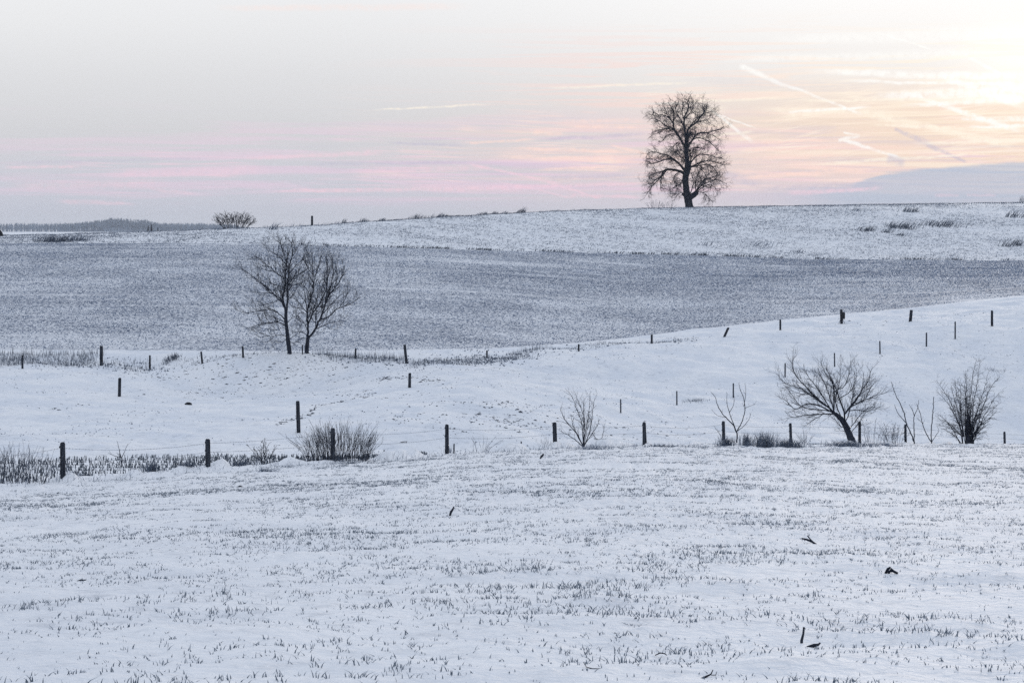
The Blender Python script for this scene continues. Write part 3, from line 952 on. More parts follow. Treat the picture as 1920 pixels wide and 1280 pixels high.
# ------------------------------------------------------------------ tubes and trees
def tube_batch(P, R, sides, cap=True):
    """P (N,k,3) polylines, R (N,k) radii"""
    N, k, _ = P.shape
    T = np.empty_like(P)
    T[:, 1:-1] = P[:, 2:] - P[:, :-2]
    T[:, 0] = P[:, 1] - P[:, 0]
    T[:, -1] = P[:, -1] - P[:, -2]
    T /= np.linalg.norm(T, axis=2, keepdims=True) + 1e-9
    avg = T.mean(1)
    ref = np.where(np.abs(avg[:, 1:2]) > 0.8, np.array([[1.0, 0.1, 0.2]]), np.array([[0.15, 1.0, 0.1]]))
    U = np.cross(T, ref[:, None, :])
    U /= np.linalg.norm(U, axis=2, keepdims=True) + 1e-9
    W = np.cross(T, U)
    a = np.arange(sides) * 2 * math.pi / sides
    ring = U[:, :, None, :] * np.cos(a)[None, None, :, None] + W[:, :, None, :] * np.sin(a)[None, None, :, None]
    V = P[:, :, None, :] + ring * R[:, :, None, None]
    V = V.reshape(-1, 3)
    i = np.arange(N)[:, None, None] * (k * sides)
    r = np.arange(k - 1)[None, :, None] * sides
    s = np.arange(sides)[None, None, :]
    s2 = (s + 1) % sides
    q = np.stack([i + r + s, i + r + s2, i + r + sides + s2, i + r + sides + s], -1).reshape(-1, 4)
    faces = [q]
    return V, faces, (N, k, sides)


def tubes_obj(name, polys, mat, parent, sides=5, smooth=True, rough=0.0):
    """polys: list of (points, radii); joined into one mesh"""
    by = {}
    for p, r in polys:
        by.setdefault(len(p), []).append((p, r))
    VV, FF, off = [], [], 0
    for k, lst in by.items():
        P = np.array([np.asarray(p, float) for p, _ in lst])
        R = np.array([np.asarray(r, float) for _, r in lst])
        if rough:
            R = R * rng.uniform(1 - rough, 1 + rough, R.shape)
        V, fs, (N, kk, s) = tube_batch(P, R, sides)
        VV.append(V)
        FF.append(fs[0] + off)
        # end caps for thick tubes
        i = np.arange(N)[:, None] * (kk * s) + off
        endc = i + (kk - 1) * s + np.arange(s)[None, :]
        if s == 4:
            FF.append(endc)
        elif s == 3:
            pass
        else:
            for m in range(1, s - 1):
                pass
            tri = np.concatenate([np.stack([endc[:, 0], endc[:, m], endc[:, m + 1]], 1) for m in range(1, s - 1)])
            FF.append(tri)
        off += len(V)
    return mesh_obj(name, np.concatenate(VV), FF, mat, parent, smooth)


def catmull(pts, per):
    p = np.array(pts, float)
    q = np.vstack([2 * p[0] - p[1], p, 2 * p[-1] - p[-2]])
    out = []
    for i in range(1, len(q) - 2):
        for t in np.linspace(0, 1, per, endpoint=False):
            a, b, c, d = q[i - 1], q[i], q[i + 1], q[i + 2]
            out.append(0.5 * (2 * b + (c - a) * t + (2 * a - 5 * b + 4 * c - d) * t * t + (3 * b - a - 3 * c + d) * t ** 3))
    out.append(p[-1])
    return np.array(out)


def unit(v):
    return v / (np.linalg.norm(v) + 1e-9)


def sprout(parent, lv, spec, out, seed):
    """grow side shoots from a polyline (points, radii); spec[lv] = dict"""
    s = spec[lv]
    P, R = parent
    seg = np.linalg.norm(np.diff(P, axis=0), axis=1)
    cum = np.concatenate([[0], np.cumsum(seg)])
    L = cum[-1]
    n = max(1, int(L * s['per_m'] * random.uniform(0.8, 1.2)))
    ts = [s['t0'] + (1 - s['t0']) * (i + random.random()) / n for i in range(n)]
    for t in ts:
        t = min(t, 0.995)
        l = t * L
        k = min(int(np.searchsorted(cum, l) - 1), len(P) - 2)
        k = max(k, 0)
        f = (l - cum[k]) / (seg[k] + 1e-9)
        p = P[k] * (1 - f) + P[k + 1] * f
        r = R[k] * (1 - f) + R[k + 1] * f
        d = unit(P[k + 1] - P[k])
        rv = unit(np.array([random.gauss(0, 1), random.gauss(0, s.get('ydepth', 0.8)), random.gauss(0, 0.75)]))
        side = unit(rv - d * np.dot(rv, d))
        ang = math.radians(random.gauss(s['ang'], 10))
        d = unit(d * math.cos(ang) + side * math.sin(ang))
        ln = s['len'] * (1 - s.get('taper', 0.45) * t) * random.uniform(0.55, 1.25)
        ln = min(ln, L * s.get('maxfrac', 0.8))
        r0 = min(r * 0.75, s['rad']) * random.uniform(0.8, 1.1)
        m = s['n']
        pts = [p]
        up = s.get('up', 0.1)
        for q in range(m):
            d = unit(d + np.array([random.gauss(0, s['wig']), random.gauss(0, s['wig']), random.gauss(0, s['wig']) + up / m * 1.5]))
            pts.append(pts[-1] + d * ln / m)
        pts = np.array(pts)
        rad = np.linspace(r0, max(r0 * 0.35, spec[-1]['rmin']), m + 1)
        out.append((pts, rad, lv))
        if lv + 1 < len(spec):
            sprout((pts, rad), lv + 1, spec, out, seed)


class Trace:
    """a tree traced from enlarged picture coordinates, set at its own depth"""
    def __init__(self, ox, oy, zoom, bx, by, depth, size=1.0):
        self.s = size * depth / (F * zoom)
        self.bx, self.by = bx, by
        self.ox, self.oy, self.zoom = ox, oy, zoom
        px = ox + bx / zoom
        self.loc = np.array(at_depth(px, depth))
        self.size = size

    def limb(self, pts, w0, w1, k, per=4, y0=0.0):
        """pts in zoomed pixels, widths in zoomed pixels, k: how much it swings in depth"""
        p = np.array(pts, float)
        q = np.zeros((len(p), 3))
        q[:, 0] = (p[:, 0] - self.bx) * self.s
        q[:, 2] = (self.by - p[:, 1]) * self.s
        ln = np.concatenate([[0], np.cumsum(np.hypot(*np.diff(p, axis=0).T))]) * self.s
        q[:, 1] = y0 + k * ln
        c = catmull(q, per)
        c[1:] += rng.normal(0, 0.006, c[1:].shape) * ln[-1] ** 0.5
        r = np.linspace(w0, w1, len(c)) * 0.5 * self.s
        return c, r


def build_tree(name, tr, trunk, limbs, spec, label, cat='tree', group=None, trunk_sides=10, limb_sides=6, limb_name='branch', mats=(None, None), extra=()):
    root = empty(name, tr.loc, label, cat, group)
    mb, mt = mats[0] or M_BARK, mats[1] or M_TWIG
    twigs = []
    tips = []
    if trunk is not None:
        o = tubes_obj('trunk', trunk, mb, root, trunk_sides, True, 0.06)
    for P, R in limbs:
        tubes_obj(limb_name, [(P, R)], mb, root, limb_sides, True, 0.05)
        sprout((P, R), 0, spec, twigs, 0)
    for P, R in extra:
        sprout((P, R), 0, spec, twigs, 0)
    o = tubes_obj('crown', [(p, r) for p, r, l in twigs], mt, root, 3, False)
    o['kind'] = 'stuff'
    return root


# --- the lone tree on the crest
T = Trace(1160, 150, 4.742, 628, 1146, 386.0, 0.955)
trunk_p, trunk_r = T.limb([(630, 1160), (624, 1110), (612, 1050), (604, 1000), (596, 940), (592, 880), (604, 820), (616, 760), (606, 700), (600, 640), (600, 585)], 72, 36, 0.0, 3)
trunk_r = np.interp(np.linspace(0, 1, len(trunk_r)), [0, 0.05, 0.15, 0.35, 0.55, 0.66, 0.72, 0.78, 1.0], np.array([92, 78, 70, 60, 58, 62, 62, 40, 36]) * 0.5 * T.s)
burl_p, burl_r = T.limb([(615, 1060), (650, 1040), (680, 1020), (700, 1000)], 58, 44, -0.15, 3)
knob_p, knob_r = T.limb([(600, 1040), (575, 1025), (562, 1020)], 40, 22, -0.3, 3)
limbs_big = [
    ([(602, 600), (575, 560), (545, 500), (500, 430), (482, 360), (490, 260), (462, 205), (440, 165)], 24, 5, 0.12),
    ([(600, 590), (592, 500), (580, 400), (576, 320), (610, 230), (602, 175), (625, 132)], 24, 4, -0.15),
    ([(602, 590), (615, 480), (622, 410), (700, 350), (745, 290), (790, 235), (800, 205)], 22, 4, 0.15),
    ([(606, 590), (650, 525), (700, 462), (790, 455), (850, 436), (905, 425), (935, 400)], 20, 4, -0.25),
    ([(548, 505), (500, 430), (420, 408), (340, 425), (285, 440)], 14, 4, 0.35),
    ([(520, 455), (470, 410), (400, 390), (340, 345), (265, 325)], 12, 4, -0.4),
    ([(484, 370), (440, 310), (380, 280), (320, 285), (262, 270)], 12, 4, 0.25),
    ([(560, 530), (500, 470), (420, 475), (370, 530), (320, 545)], 10, 3, -0.5),
    ([(580, 400), (545, 310), (510, 240), (520, 180), (500, 150)], 12, 3, 0.4),
    ([(576, 330), (650, 250), (680, 190), (700, 160)], 10, 3, 0.5),
    ([(622, 420), (640, 380), (720, 300), (790, 270), (860, 265)], 12, 3, -0.5),
    ([(650, 520), (720, 495), (820, 530), (880, 580), (905, 610)], 12, 3, 0.3),
    ([(610, 600), (560, 545), (510, 545), (470, 585), (430, 575)], 10, 3, -0.2),
    ([(628, 760), (645, 690), (640, 620), (660, 590), (740, 590), (800, 600)], 12, 3, 0.2),
    ([(630, 765), (660, 700), (720, 655), (800, 660), (860, 680), (920, 690)], 14, 4, -0.25),
    ([(635, 775), (690, 745), (770, 715), (850, 715), (920, 735), (970, 745)], 15, 4, 0.15),
    ([(640, 770), (720, 755), (820, 740), (880, 780), (930, 850)], 12, 3, 0.45),
    ([(640, 760), (700, 770), (740, 800), (760, 830)], 10, 3, -0.4),
    ([(596, 850), (560, 815), (510, 800), (450, 790), (400, 800), (372, 850), (368, 920), (368, 990)], 30, 6, 0.10),
    ([(405, 798), (350, 815), (300, 830), (240, 870)], 12, 3, -0.3),
    ([(596, 830), (560, 770), (500, 715), (430, 695), (350, 720), (280, 740), (215, 745)], 22, 4, -0.2),
    ([(570, 790), (520, 720), (440, 660), (370, 640), (300, 620), (240, 640)], 16, 4, 0.3),
    ([(540, 810), (490, 850), (480, 900), (500, 930), (470, 970)], 9, 3, -0.4),
    ([(420, 795), (350, 880), (300, 930), (250, 1000), (240, 1020)], 12, 3, 0.25),
    ([(590, 880), (540, 930), (480, 960), (430, 985)], 8, 3, -0.5),
    ([(610, 740), (570, 690), (520, 660), (440, 580)], 9, 3, -0.5),
    ([(690, 1005), (720, 940), (770, 890), (850, 860), (930, 840)], 12, 3, 0.2),
    ([(690, 1005), (730, 950), (800, 910), (880, 890), (965, 930)], 12, 3, -0.25),
    ([(690, 1010), (690, 930), (700, 860), (730, 800)], 11, 3, 0.35),
    ([(695, 1010), (750, 960), (830, 930), (900, 980), (910, 1030)], 10, 3, 0.4),
    ([(700, 1000), (760, 1010), (800, 1050), (850, 1100)], 9, 3, -0.2),
    ([(640, 1010), (660, 930), (650, 860), (640, 820)], 10, 3, -0.4),
    ([(685, 1010), (740, 930), (790, 840), (840, 810)], 11, 3, -0.5),
    ([(600, 1000), (545, 1010), (500, 1050), (470, 1050)], 7, 3, 0.3),
    ([(600, 860), (560, 900), (520, 990), (490, 1040)], 7, 3, 0.6),
    ([(606, 700), (590, 640), (560, 600), (520, 620), (480, 650)], 8, 3, 0.8),
    ([(606, 720), (640, 660), (680, 600), (700, 540)], 9, 3, 0.9),
    ([(602, 800), (600, 740), (560, 700), (540, 640)], 9, 3, -1.0),
    ([(600, 600), (590, 520), (560, 420), (540, 360)], 10, 3, -0.9),
    ([(600, 590), (630, 500), (660, 420), (690, 390)], 10, 3, 0.9),
    ([(576, 330), (558, 250), (568, 190), (560, 150)], 9, 3, -0.3),
    ([(482, 360), (430, 300), (400, 235), (375, 185)], 10, 3, -0.2),
    ([(740, 300), (765, 250), (750, 180), (735, 165)], 9, 3, 0.3),
    ([(700, 350), (770, 335), (830, 310), (880, 320)], 9, 3, 0.2),
    ([(610, 235), (650, 190), (660, 150)], 8, 3, 0.2),
    ([(790, 455), (850, 475), (905, 505)], 9, 3, 0.2),
    ([(340, 285), (300, 260), (275, 300)], 7, 3, 0.2),
    ([(380, 845), (320, 880), (260, 930), (215, 890)], 9, 3, -0.3),
    ([(350, 720), (280, 690), (225, 690)], 8, 3, 0.2),
]
limbs = [T.limb(p, a, b, k * 1.6) for p, a, b, k in limbs_big]
spec = [dict(per_m=3.1, t0=0.14, ang=48, len=2.2, n=5, rad=0.046, wig=0.20, up=0.10, taper=0.35, maxfrac=0.65),
        dict(per_m=3.3, t0=0.12, ang=46, len=1.2, n=3, rad=0.034, wig=0.20, up=0.05, taper=0.3, maxfrac=0.75),
        dict(per_m=5.0, t0=0.10, ang=46, len=0.62, n=2, rad=0.018, wig=0.18, up=0.0, taper=0.3, rmin=0.010)]
build_tree('lone_tree', T, [(trunk_p, trunk_r), (burl_p, burl_r), (knob_p, knob_r)], limbs, spec, 'tall bare lone tree with tiered rounded crown on the hill crest')

# --- the pair of bare trees by the far fence
spec_pair = [dict(per_m=4.4, t0=0.14, ang=40, len=1.1, n=4, rad=0.030, wig=0.13, up=0.50, taper=0.35, maxfrac=0.6),
             dict(per_m=5.4, t0=0.12, ang=38, len=0.60, n=3, rad=0.017, wig=0.13, up=0.40, taper=0.3, maxfrac=0.7),
             dict(per_m=4.4, t0=0.10, ang=36, len=0.34, n=2, rad=0.0115, wig=0.12, up=0.2, taper=0.3, rmin=0.0065)]
T = Trace(420, 420, 4.571, 562, 1150, 150.0, 0.94)
trunk = [T.limb([(563, 1162), (560, 1130), (550, 1050), (538, 950), (530, 850), (530, 770), (528, 740)], 46, 24, 0.0, 3)]
trunk[0][1][0] *= 1.25
raw = [
    ([(527, 780), (505, 680), (505, 620), (516, 540), (520, 470), (532, 340), (542, 230), (545, 160)], 20, 3, 0.05),
    ([(533, 770), (544, 660), (545, 560), (546, 470), (570, 330), (590, 250), (586, 170), (585, 110)], 20, 3, -0.05),
    ([(533, 905), (480, 872), (390, 868), (310, 880), (240, 900), (175, 925)], 11, 3, 0.3),
    ([(526, 845), (470, 790), (395, 745), (280, 762), (160, 772), (70, 735)], 11, 2.5, -0.25),
    ([(510, 730), (480, 660), (400, 605), (290, 600), (190, 585)], 11, 2.5, 0.3),
    ([(500, 690), (450, 640), (380, 560), (280, 480), (190, 410), (120, 350)], 11, 2.5, -0.2),
    ([(518, 540), (450, 530), (380, 510), (300, 490), (250, 440)], 8, 2.5, 0.4),
    ([(520, 470), (450, 420), (400, 370), (345, 330), (280, 270), (215, 285)], 10, 2.5, -0.3),
    ([(430, 400), (360, 395), (280, 370), (200, 330)], 6, 2, 0.4),
    ([(530, 340), (470, 275), (405, 230), (350, 180)], 9, 2.5, 0.3),
    ([(538, 320), (505, 215), (480, 130), (450, 62)], 8, 2, -0.2),
    ([(546, 540), (590, 460), (650, 425), (730, 370)], 9, 2.5, 0.25),
    ([(556, 420), (620, 350), (690, 290), (722, 215)], 9, 2.5, -0.3),
    ([(588, 265), (625, 205), (660, 125)], 7, 2, 0.3),
    ([(546, 570), (610, 525), (690, 520)], 7, 2, 0.4),
    ([(538, 990), (480, 980), (400, 992), (340, 972), (290, 960)], 7, 2, -0.2),
    ([(420, 990), (370, 1040), (300, 1040)], 5, 2, 0.2),
    ([(552, 1040), (600, 1052), (660, 1020), (690, 1000)], 6, 2, 0.3),
    ([(535, 880), (575, 830), (600, 770), (640, 730)], 7, 2, 0.4),
    ([(530, 800), (500, 700), (470, 600), (440, 500)], 8, 2, 0.9),
    ([(540, 720), (560, 600), (590, 500), (600, 400)], 8, 2, -0.9),
    ([(520, 500), (500, 400), (480, 330), (470, 260)], 7, 2, 0.8),
    ([(525, 860), (440, 830), (360, 800), (250, 800)], 7, 2, 0.6),
    ([(505, 640), (420, 680), (330, 700), (230, 680)], 7, 2, -0.6),
    ([(545, 1010), (500, 1040), (440, 1050), (380, 1050)], 5, 2, 0.4), ([(548, 1030), (590, 1000), (640, 960), (660, 900)], 5, 2, -0.4),
    ([(535, 930), (490, 920), (430, 940), (350, 930)], 6, 2, 0.7), ([(530, 640), (560, 560), (620, 480), (640, 380)], 7, 2, 0.3),
]
limbs = [T.limb(p, a, b, k) for p, a, b, k in raw]
build_tree('bare_tree', T, trunk, limbs, spec_pair, 'bare tree with wide spreading limbs, the taller of two by the far fence', group='pair of bare trees by the far fence')
T = Trace(420, 420, 4.571, 708, 1150, 150.6, 0.94)
trunk = [T.limb([(708, 1162), (708, 1130), (714, 1060), (720, 1015), (722, 990)], 44, 30, 0.0, 3)]
trunk[0][1][0] *= 1.2
raw = [
    ([(719, 1010), (718, 900), (712, 780), (740, 660), (765, 560), (762, 430), (755, 320), (750, 240)], 19, 3, 0.06),
    ([(724, 1010), (785, 935), (828, 845), (868, 745), (903, 645), (960, 560), (1010, 500), (1050, 410), (1062, 355)], 22, 3, -0.08),
    ([(722, 880), (770, 775), (830, 685), (880, 560), (892, 420), (880, 300), (868, 225)], 14, 2.5, 0.25),
    ([(822, 850), (920, 812), (980, 752), (1080, 712), (1150, 672), (1185, 638)], 11, 2.5, 0.2),
    ([(802, 925), (860, 900), (930, 872), (1035, 850)], 9, 2.5, -0.3),
    ([(905, 645), (935, 500), (942, 380), (938, 270)], 10, 2.5, 0.3),
    ([(711, 780), (650, 700), (605, 625), (580, 570)], 9, 2, -0.3),
    ([(713, 770), (690, 640), (672, 540), (680, 480)], 9, 2, 0.4),
    ([(765, 560), (795, 430), (835, 320), (850, 225)], 10, 2.5, -0.35),
    ([(762, 430), (720, 380), (700, 330), (730, 250)], 7, 2, 0.3),
    ([(870, 740), (900, 560), (905, 420), (908, 290)], 9, 2, -0.5),
    ([(960, 560), (985, 440), (975, 340)], 8, 2, 0.3),
    ([(1000, 745), (1070, 640), (1085, 540), (1085, 500)], 7, 2, -0.2),
    ([(718, 950), (690, 890), (640, 830), (600, 800)], 7, 2, 0.4),
    ([(720, 1000), (680, 960), (620, 950), (570, 950)], 6, 2, -0.3),
    ([(1040, 725), (1050, 780), (1040, 830)], 5, 2, 0.2),
    ([(745, 650), (700, 560), (650, 520), (590, 500)], 7, 2, 0.6),
    ([(720, 900), (760, 760), (790, 620), (800, 500)], 9, 2, 0.8),
    ([(790, 930), (800, 800), (820, 700), (810, 560)], 9, 2, -0.8),
    ([(850, 800), (930, 700), (990, 640), (1040, 590)], 8, 2, 0.6),
    ([(880, 900), (930, 930), (1000, 940)], 5, 2, 0.2), ([(716, 1020), (680, 1010), (630, 1040)], 4, 2, 0.3), ([(735, 1000), (780, 990), (840, 960)], 5, 2, 0.4),
    ([(712, 800), (660, 780), (620, 800), (590, 860)], 6, 2, 0.5), ([(765, 560), (730, 480), (735, 380), (720, 300)], 7, 2, -0.5),
]
limbs = [T.limb(p, a, b, k) for p, a, b, k in raw]
build_tree('bare_tree', T, trunk, limbs, spec_pair, 'bare tree with upswept limbs, the shorter of two by the far fence', group='pair of bare trees by the far fence')

# --- leaning willow at the near fence
Z4 = (1440, 660, 4.0)
spec_wil = [dict(per_m=8.0, t0=0.15, ang=36, len=0.85, n=4, rad=0.012, wig=0.12, up=0.28, taper=0.35, maxfrac=0.6),
            dict(per_m=8.5, t0=0.12, ang=36, len=0.40, n=3, rad=0.0075, wig=0.12, up=0.2, taper=0.3, maxfrac=0.7, rmin=0.0038)]
T = Trace(*Z4, 630, 690, 111.0)
trunk = [T.limb([(634, 705), (625, 680), (603, 625), (572, 558), (535, 515), (505, 490)], 62, 30, 0.05, 3)]
raw = [
    ([(575, 560), (500, 492), (420, 490), (330, 492), (240, 500), (130, 516)], 14, 2.5, -0.1),
    ([(520, 502), (440, 430), (370, 370), (290, 290), (225, 220), (195, 140), (200, 55)], 16, 2, 0.15),
    ([(505, 492), (400, 435), (290, 410), (200, 450), (130, 390), (60, 345)], 12, 2, -0.2),
    ([(445, 435), (340, 360), (250, 300), (150, 272), (72, 188)], 11, 2, 0.25),
    ([(492, 482), (492, 350), (482, 260), (420, 180), (380, 95)], 13, 2, -0.2),
    ([(572, 555), (575, 480), (540, 370), (512, 275), (470, 190), (455, 150)], 14, 2, 0.3),
    ([(575, 490), (640, 410), (700, 330), (760, 240), (785, 155)], 14, 2, 0.15),
    ([(590, 470), (650, 395), (690, 300), (700, 175)], 9, 2, -0.35),
    ([(520, 300), (570, 290), (615, 200), (635, 95)], 8, 2, 0.4),
    ([(620, 440), (700, 392), (800, 352), (885, 322)], 9, 2, -0.2),
    ([(600, 465), (680, 465), (780, 472), (875, 438)], 8, 2, 0.3),
    ([(600, 620), (650, 540), (700, 470), (760, 430)], 7, 2, -0.4),
    ([(610, 640), (680, 570), (730, 500), (760, 470)], 6, 2, 0.3),
    ([(575, 560), (600, 480), (620, 330), (600, 250)], 9, 2, -0.5),
    ([(480, 470), (380, 460), (260, 440), (170, 320)], 9, 2, 0.4),
    ([(470, 460), (400, 330), (330, 230), (300, 170)], 9, 2, 0.5),
    ([(500, 480), (440, 330), (400, 240), (330, 160)], 9, 2, -0.6),
    ([(560, 545), (520, 400), (560, 280), (590, 130)], 9, 2, 0.6),
    ([(585, 590), (540, 580), (500, 530), (480, 520)], 6, 2, -0.5),
    ([(420, 490), (360, 520), (310, 550), (290, 570)], 5, 2, -0.2),
    ([(590, 600), (560, 620), (520, 600)], 5, 2, -0.4),
    ([(430, 430), (300, 340), (220, 330), (130, 290)], 8, 2, -0.4),
    ([(640, 410), (720, 400), (790, 300), (830, 260)], 7, 2, 0.5),
    ([(540, 370), (600, 330), (650, 250), (650, 150)], 7, 2, -0.3),
]
limbs = [T.limb(p, a, b, k) for p, a, b, k in raw]
build_tree('willow', T, trunk, limbs, spec_wil, 'small bare willow with leaning trunk and fan of branches at the wire fence', trunk_sides=9)

# --- dense thorny shrub on a stump
spec_thorn = [dict(per_m=9.0, t0=0.12, ang=52, len=0.55, n=3, rad=0.011, wig=0.22, up=0.12, taper=0.3, maxfrac=0.5),
              dict(per_m=7.0, t0=0.12, ang=44, len=0.26, n=2, rad=0.007, wig=0.2, up=0.1, taper=0.3, maxfrac=0.7, rmin=0.0045)]
T = Trace(*Z4, 1510, 698, 118.0)
trunk = [T.limb([(1502, 712), (1500, 660), (1492, 610), (1494, 540), (1500, 480)], 52, 14, 0.0, 3), T.limb([(1530, 712), (1530, 640), (1520, 560), (1505, 470)], 30, 14, 0.1, 3)]
tips = [(1258, 218), (1370, 208), (1490, 148), (1566, 58), (1612, 100), (1640, 178), (1792, 203), (1722, 372), (1738, 458), (1665, 540), (1300, 515), (1288, 478), (1290, 310),
        (1350, 258), (1440, 210), (1505, 235), (1540, 250), (1590, 270), (1650, 300), (1690, 290), (1430, 300), (1400, 360), (1360, 420), (1320, 580), (1270, 545), (1620, 640), (1640, 600),
        (1470, 300), (1515, 330), (1560, 330), (1600, 380), (1660, 420)]
limbs = []
for i, (tx, ty) in enumerate(tips):
    bx = 1490 + (tx - 1510) * 0.18 + random.uniform(-18, 30)
    by = 690 if i % 2 else 640
    mx, my = bx + (tx - bx) * 0.32, by + (ty - by) * 0.45
    m2x, m2y = bx + (tx - bx) * 0.68 + random.uniform(-14, 14), by + (ty - by) * 0.78 + random.uniform(-10, 10)
    limbs.append(T.limb([(bx, by), (mx, my), (m2x, m2y), (tx, ty)], random.uniform(5, 9), 1.8, random.uniform(-0.5, 0.5), 4))
build_tree('thorn_bush', T, trunk, limbs, spec_thorn, 'dense dark upright thorn bush growing from a thick stump by the fence', 'bush', trunk_sides=8, limb_name='stem', limb_sides=5)

# --- thin saplings between willow and thorn bush
spec_sap = [dict(per_m=1.6, t0=0.35, ang=38, len=0.30, n=3, rad=0.008, wig=0.12, up=0.3, taper=0.3, maxfrac=0.4, rmin=0.005)]
T = Trace(*Z4, 1098, 702, 115.0)
limbs = [T.limb(p, a, b, k) for p, a, b, k in [
    ([(1096, 705), (1085, 650), (1045, 560), (1025, 470), (985, 380), (950, 300), (932, 240)], 11, 4, 0.1),
    ([(1045, 555), (1005, 510), (965, 460), (942, 402)], 7, 3, -0.2),
    ([(1098, 705), (1098, 620), (1098, 540), (1100, 490), (1130, 430), (1138, 372)], 9, 3, 0.1),
    ([(1100, 495), (1085, 450), (1065, 408)], 6, 3, 0.3)]]
build_tree('sapling', T, None, limbs, spec_sap, 'thin forked sapling with a long slanting stem beside a fence post', 'sapling', limb_name='stem', limb_sides=5)
T = Trace(*Z4, 1226, 702, 116.0)
limbs = [T.limb(p, a, b, k) for p, a, b, k in [
    ([(1227, 705), (1224, 620), (1232, 520), (1240, 430), (1240, 348)], 9, 5, 0.0),
    ([(1225, 690), (1190, 630), (1165, 560), (1152, 490), (1140, 445), (1125, 410)], 8, 3, 0.2),
    ([(1165, 550), (1135, 530), (1112, 505)], 4, 2, -0.2), ([(1228, 690), (1265, 640), (1285, 605), (1270, 570)], 5, 2, 0.2)]]
build_tree('sapling', T, None, limbs, spec_sap, 'thin V-shaped sapling with one straight upright stem near the thorn bush', 'sapling', limb_name='stem', limb_sides=5)

# --- shrub beside the middle of the near fence and the open sapling further on
Z5 = (960, 640, 4.0)
spec_shr = [dict(per_m=7.0, t0=0.2, ang=38, len=0.5, n=3, rad=0.008, wig=0.15, up=0.25, taper=0.3, maxfrac=0.5),
            dict(per_m=4.0, t0=0.15, ang=36, len=0.22, n=2, rad=0.0055, wig=0.15, up=0.2, taper=0.3, maxfrac=0.6, rmin=0.0035)]
T = Trace(*Z5, 535, 800, 91.5)
limbs = [T.limb(p, a, b, k) for p, a, b, k in [
    ([(535, 805), (530, 700), (520, 600), (480, 500), (450, 420), (408, 370)], 7, 1.5, 0.1),
    ([(535, 800), (540, 680), (535, 570), (510, 480), (465, 375)], 8, 1.5, -0.1),
    ([(538, 800), (580, 700), (600, 600), (610, 500), (625, 430)], 9, 2, 0.2),
    ([(532, 790), (480, 690), (410, 610), (375, 540), (360, 500)], 9, 2, -0.2),
    ([(530, 795), (470, 740), (400, 700), (345, 670)], 8, 2, 0.3),
    ([(537, 760), (560, 640), (575, 520), (585, 400)], 8, 2, -0.3),
    ([(538, 790), (600, 700), (640, 640), (660, 600)], 7, 2, 0.2),
    ([(536, 750), (545, 620), (540, 520), (545, 450)], 8, 2, 0.5),
    ([(600, 690), (640, 740), (680, 720), (690, 640)], 5, 2, 0.1),
    ([(530, 780), (460, 640), (440, 560)], 7, 2, -0.4), ([(540, 780), (560, 700), (590, 560)], 7, 2, 0.5)]]
build_tree('shrub', T, None, limbs, spec_shr, 'bare many-stemmed shrub on a snowy hummock by the wire fence', 'shrub', limb_name='stem', limb_sides=5)
T = Trace(*Z5, 1685, 760, 102.0)
limbs = [T.limb(p, a, b, k) for p, a, b, k in [
    ([(1686, 765), (1685, 690), (1650, 620), (1590, 560), (1545, 490), (1530, 430), (1498, 390)], 12, 2.5, 0.1),
    ([(1685, 680), (1720, 620), (1745, 520), (1735, 430), (1705, 350), (1698, 315)], 9, 2.5, -0.1),
    ([(1740, 490), (1755, 400), (1752, 320)], 5, 2, 0.2),
    ([(1684, 690), (1640, 560), (1620, 470), (1622, 390)], 8, 2, 0.3),
    ([(1630, 540), (1660, 480), (1665, 410)], 5, 2, -0.2),
    ([(1686, 680), (1740, 640), (1780, 590), (1795, 545)], 6, 2, 0.2),
    ([(1740, 510), (1780, 490), (1820, 475)], 4, 2, -0.2), ([(1600, 575), (1540, 560), (1500, 520)], 4, 2, 0.3), ([(1570, 720), (1545, 680), (1515, 640)], 5, 2, 0.1)]]
build_tree('sapling', T, None, limbs, spec_sap, 'open forked sapling standing right behind a fence post and grass tufts', 'sapling', limb_name='stem', limb_sides=5)


# --- coppiced bushes of straight rods
def rod_bush(name, px, py, depth, n, wid, hgt, label, mat_s, mat_t, rad=0.009, fan=0.7, spec=None, cat='bush', base_w=None, dpx=0):
    loc = np.array(at_depth(px, depth))
    root = empty(name, loc, label, cat)
    polys, tw = [], []
    bw = wid * 0.6 if base_w is None else base_w
    for i in range(n):
        bx = random.uniform(-0.5, 0.5) * bw
        by = random.uniform(-0.5, 0.5) * bw * 0.7
        h = hgt * random.uniform(0.55, 1.0) * (1 - 0.35 * abs(bx / (0.5 * bw + 1e-6)) ** 2)
        tx = bx + (bx / (0.5 * bw + 1e-6) * fan * 0.5 + random.gauss(0, 0.16)) * hgt
        ty = by + random.gauss(0, 0.25) * hgt
        p = np.array([[bx, by, -0.06], [bx + (tx - bx) * 0.25 + random.gauss(0, 0.015), by + (ty - by) * 0.3, h * 0.36], [bx + (tx - bx) * 0.6 + random.gauss(0, 0.02), by + (ty - by) * 0.65, h * 0.70], [tx, ty, h]])
        r = np.array([1, 0.85, 0.65, 0.4]) * rad * random.uniform(0.7, 1.2)
        polys.append((p, r))
        if spec:
            sprout((p, r), 0, spec, tw, 0)
    for P in polys[:40]:
        tubes_obj('stem', [P], mat_s, root, 4, True)
    rest = polys[40:]
    rest = rest + [(p, r) for p, r, l in tw]
    if rest:
        o = tubes_obj('crown', rest, mat_t, root, 3, False)
        o['kind'] = 'stuff'
    return root


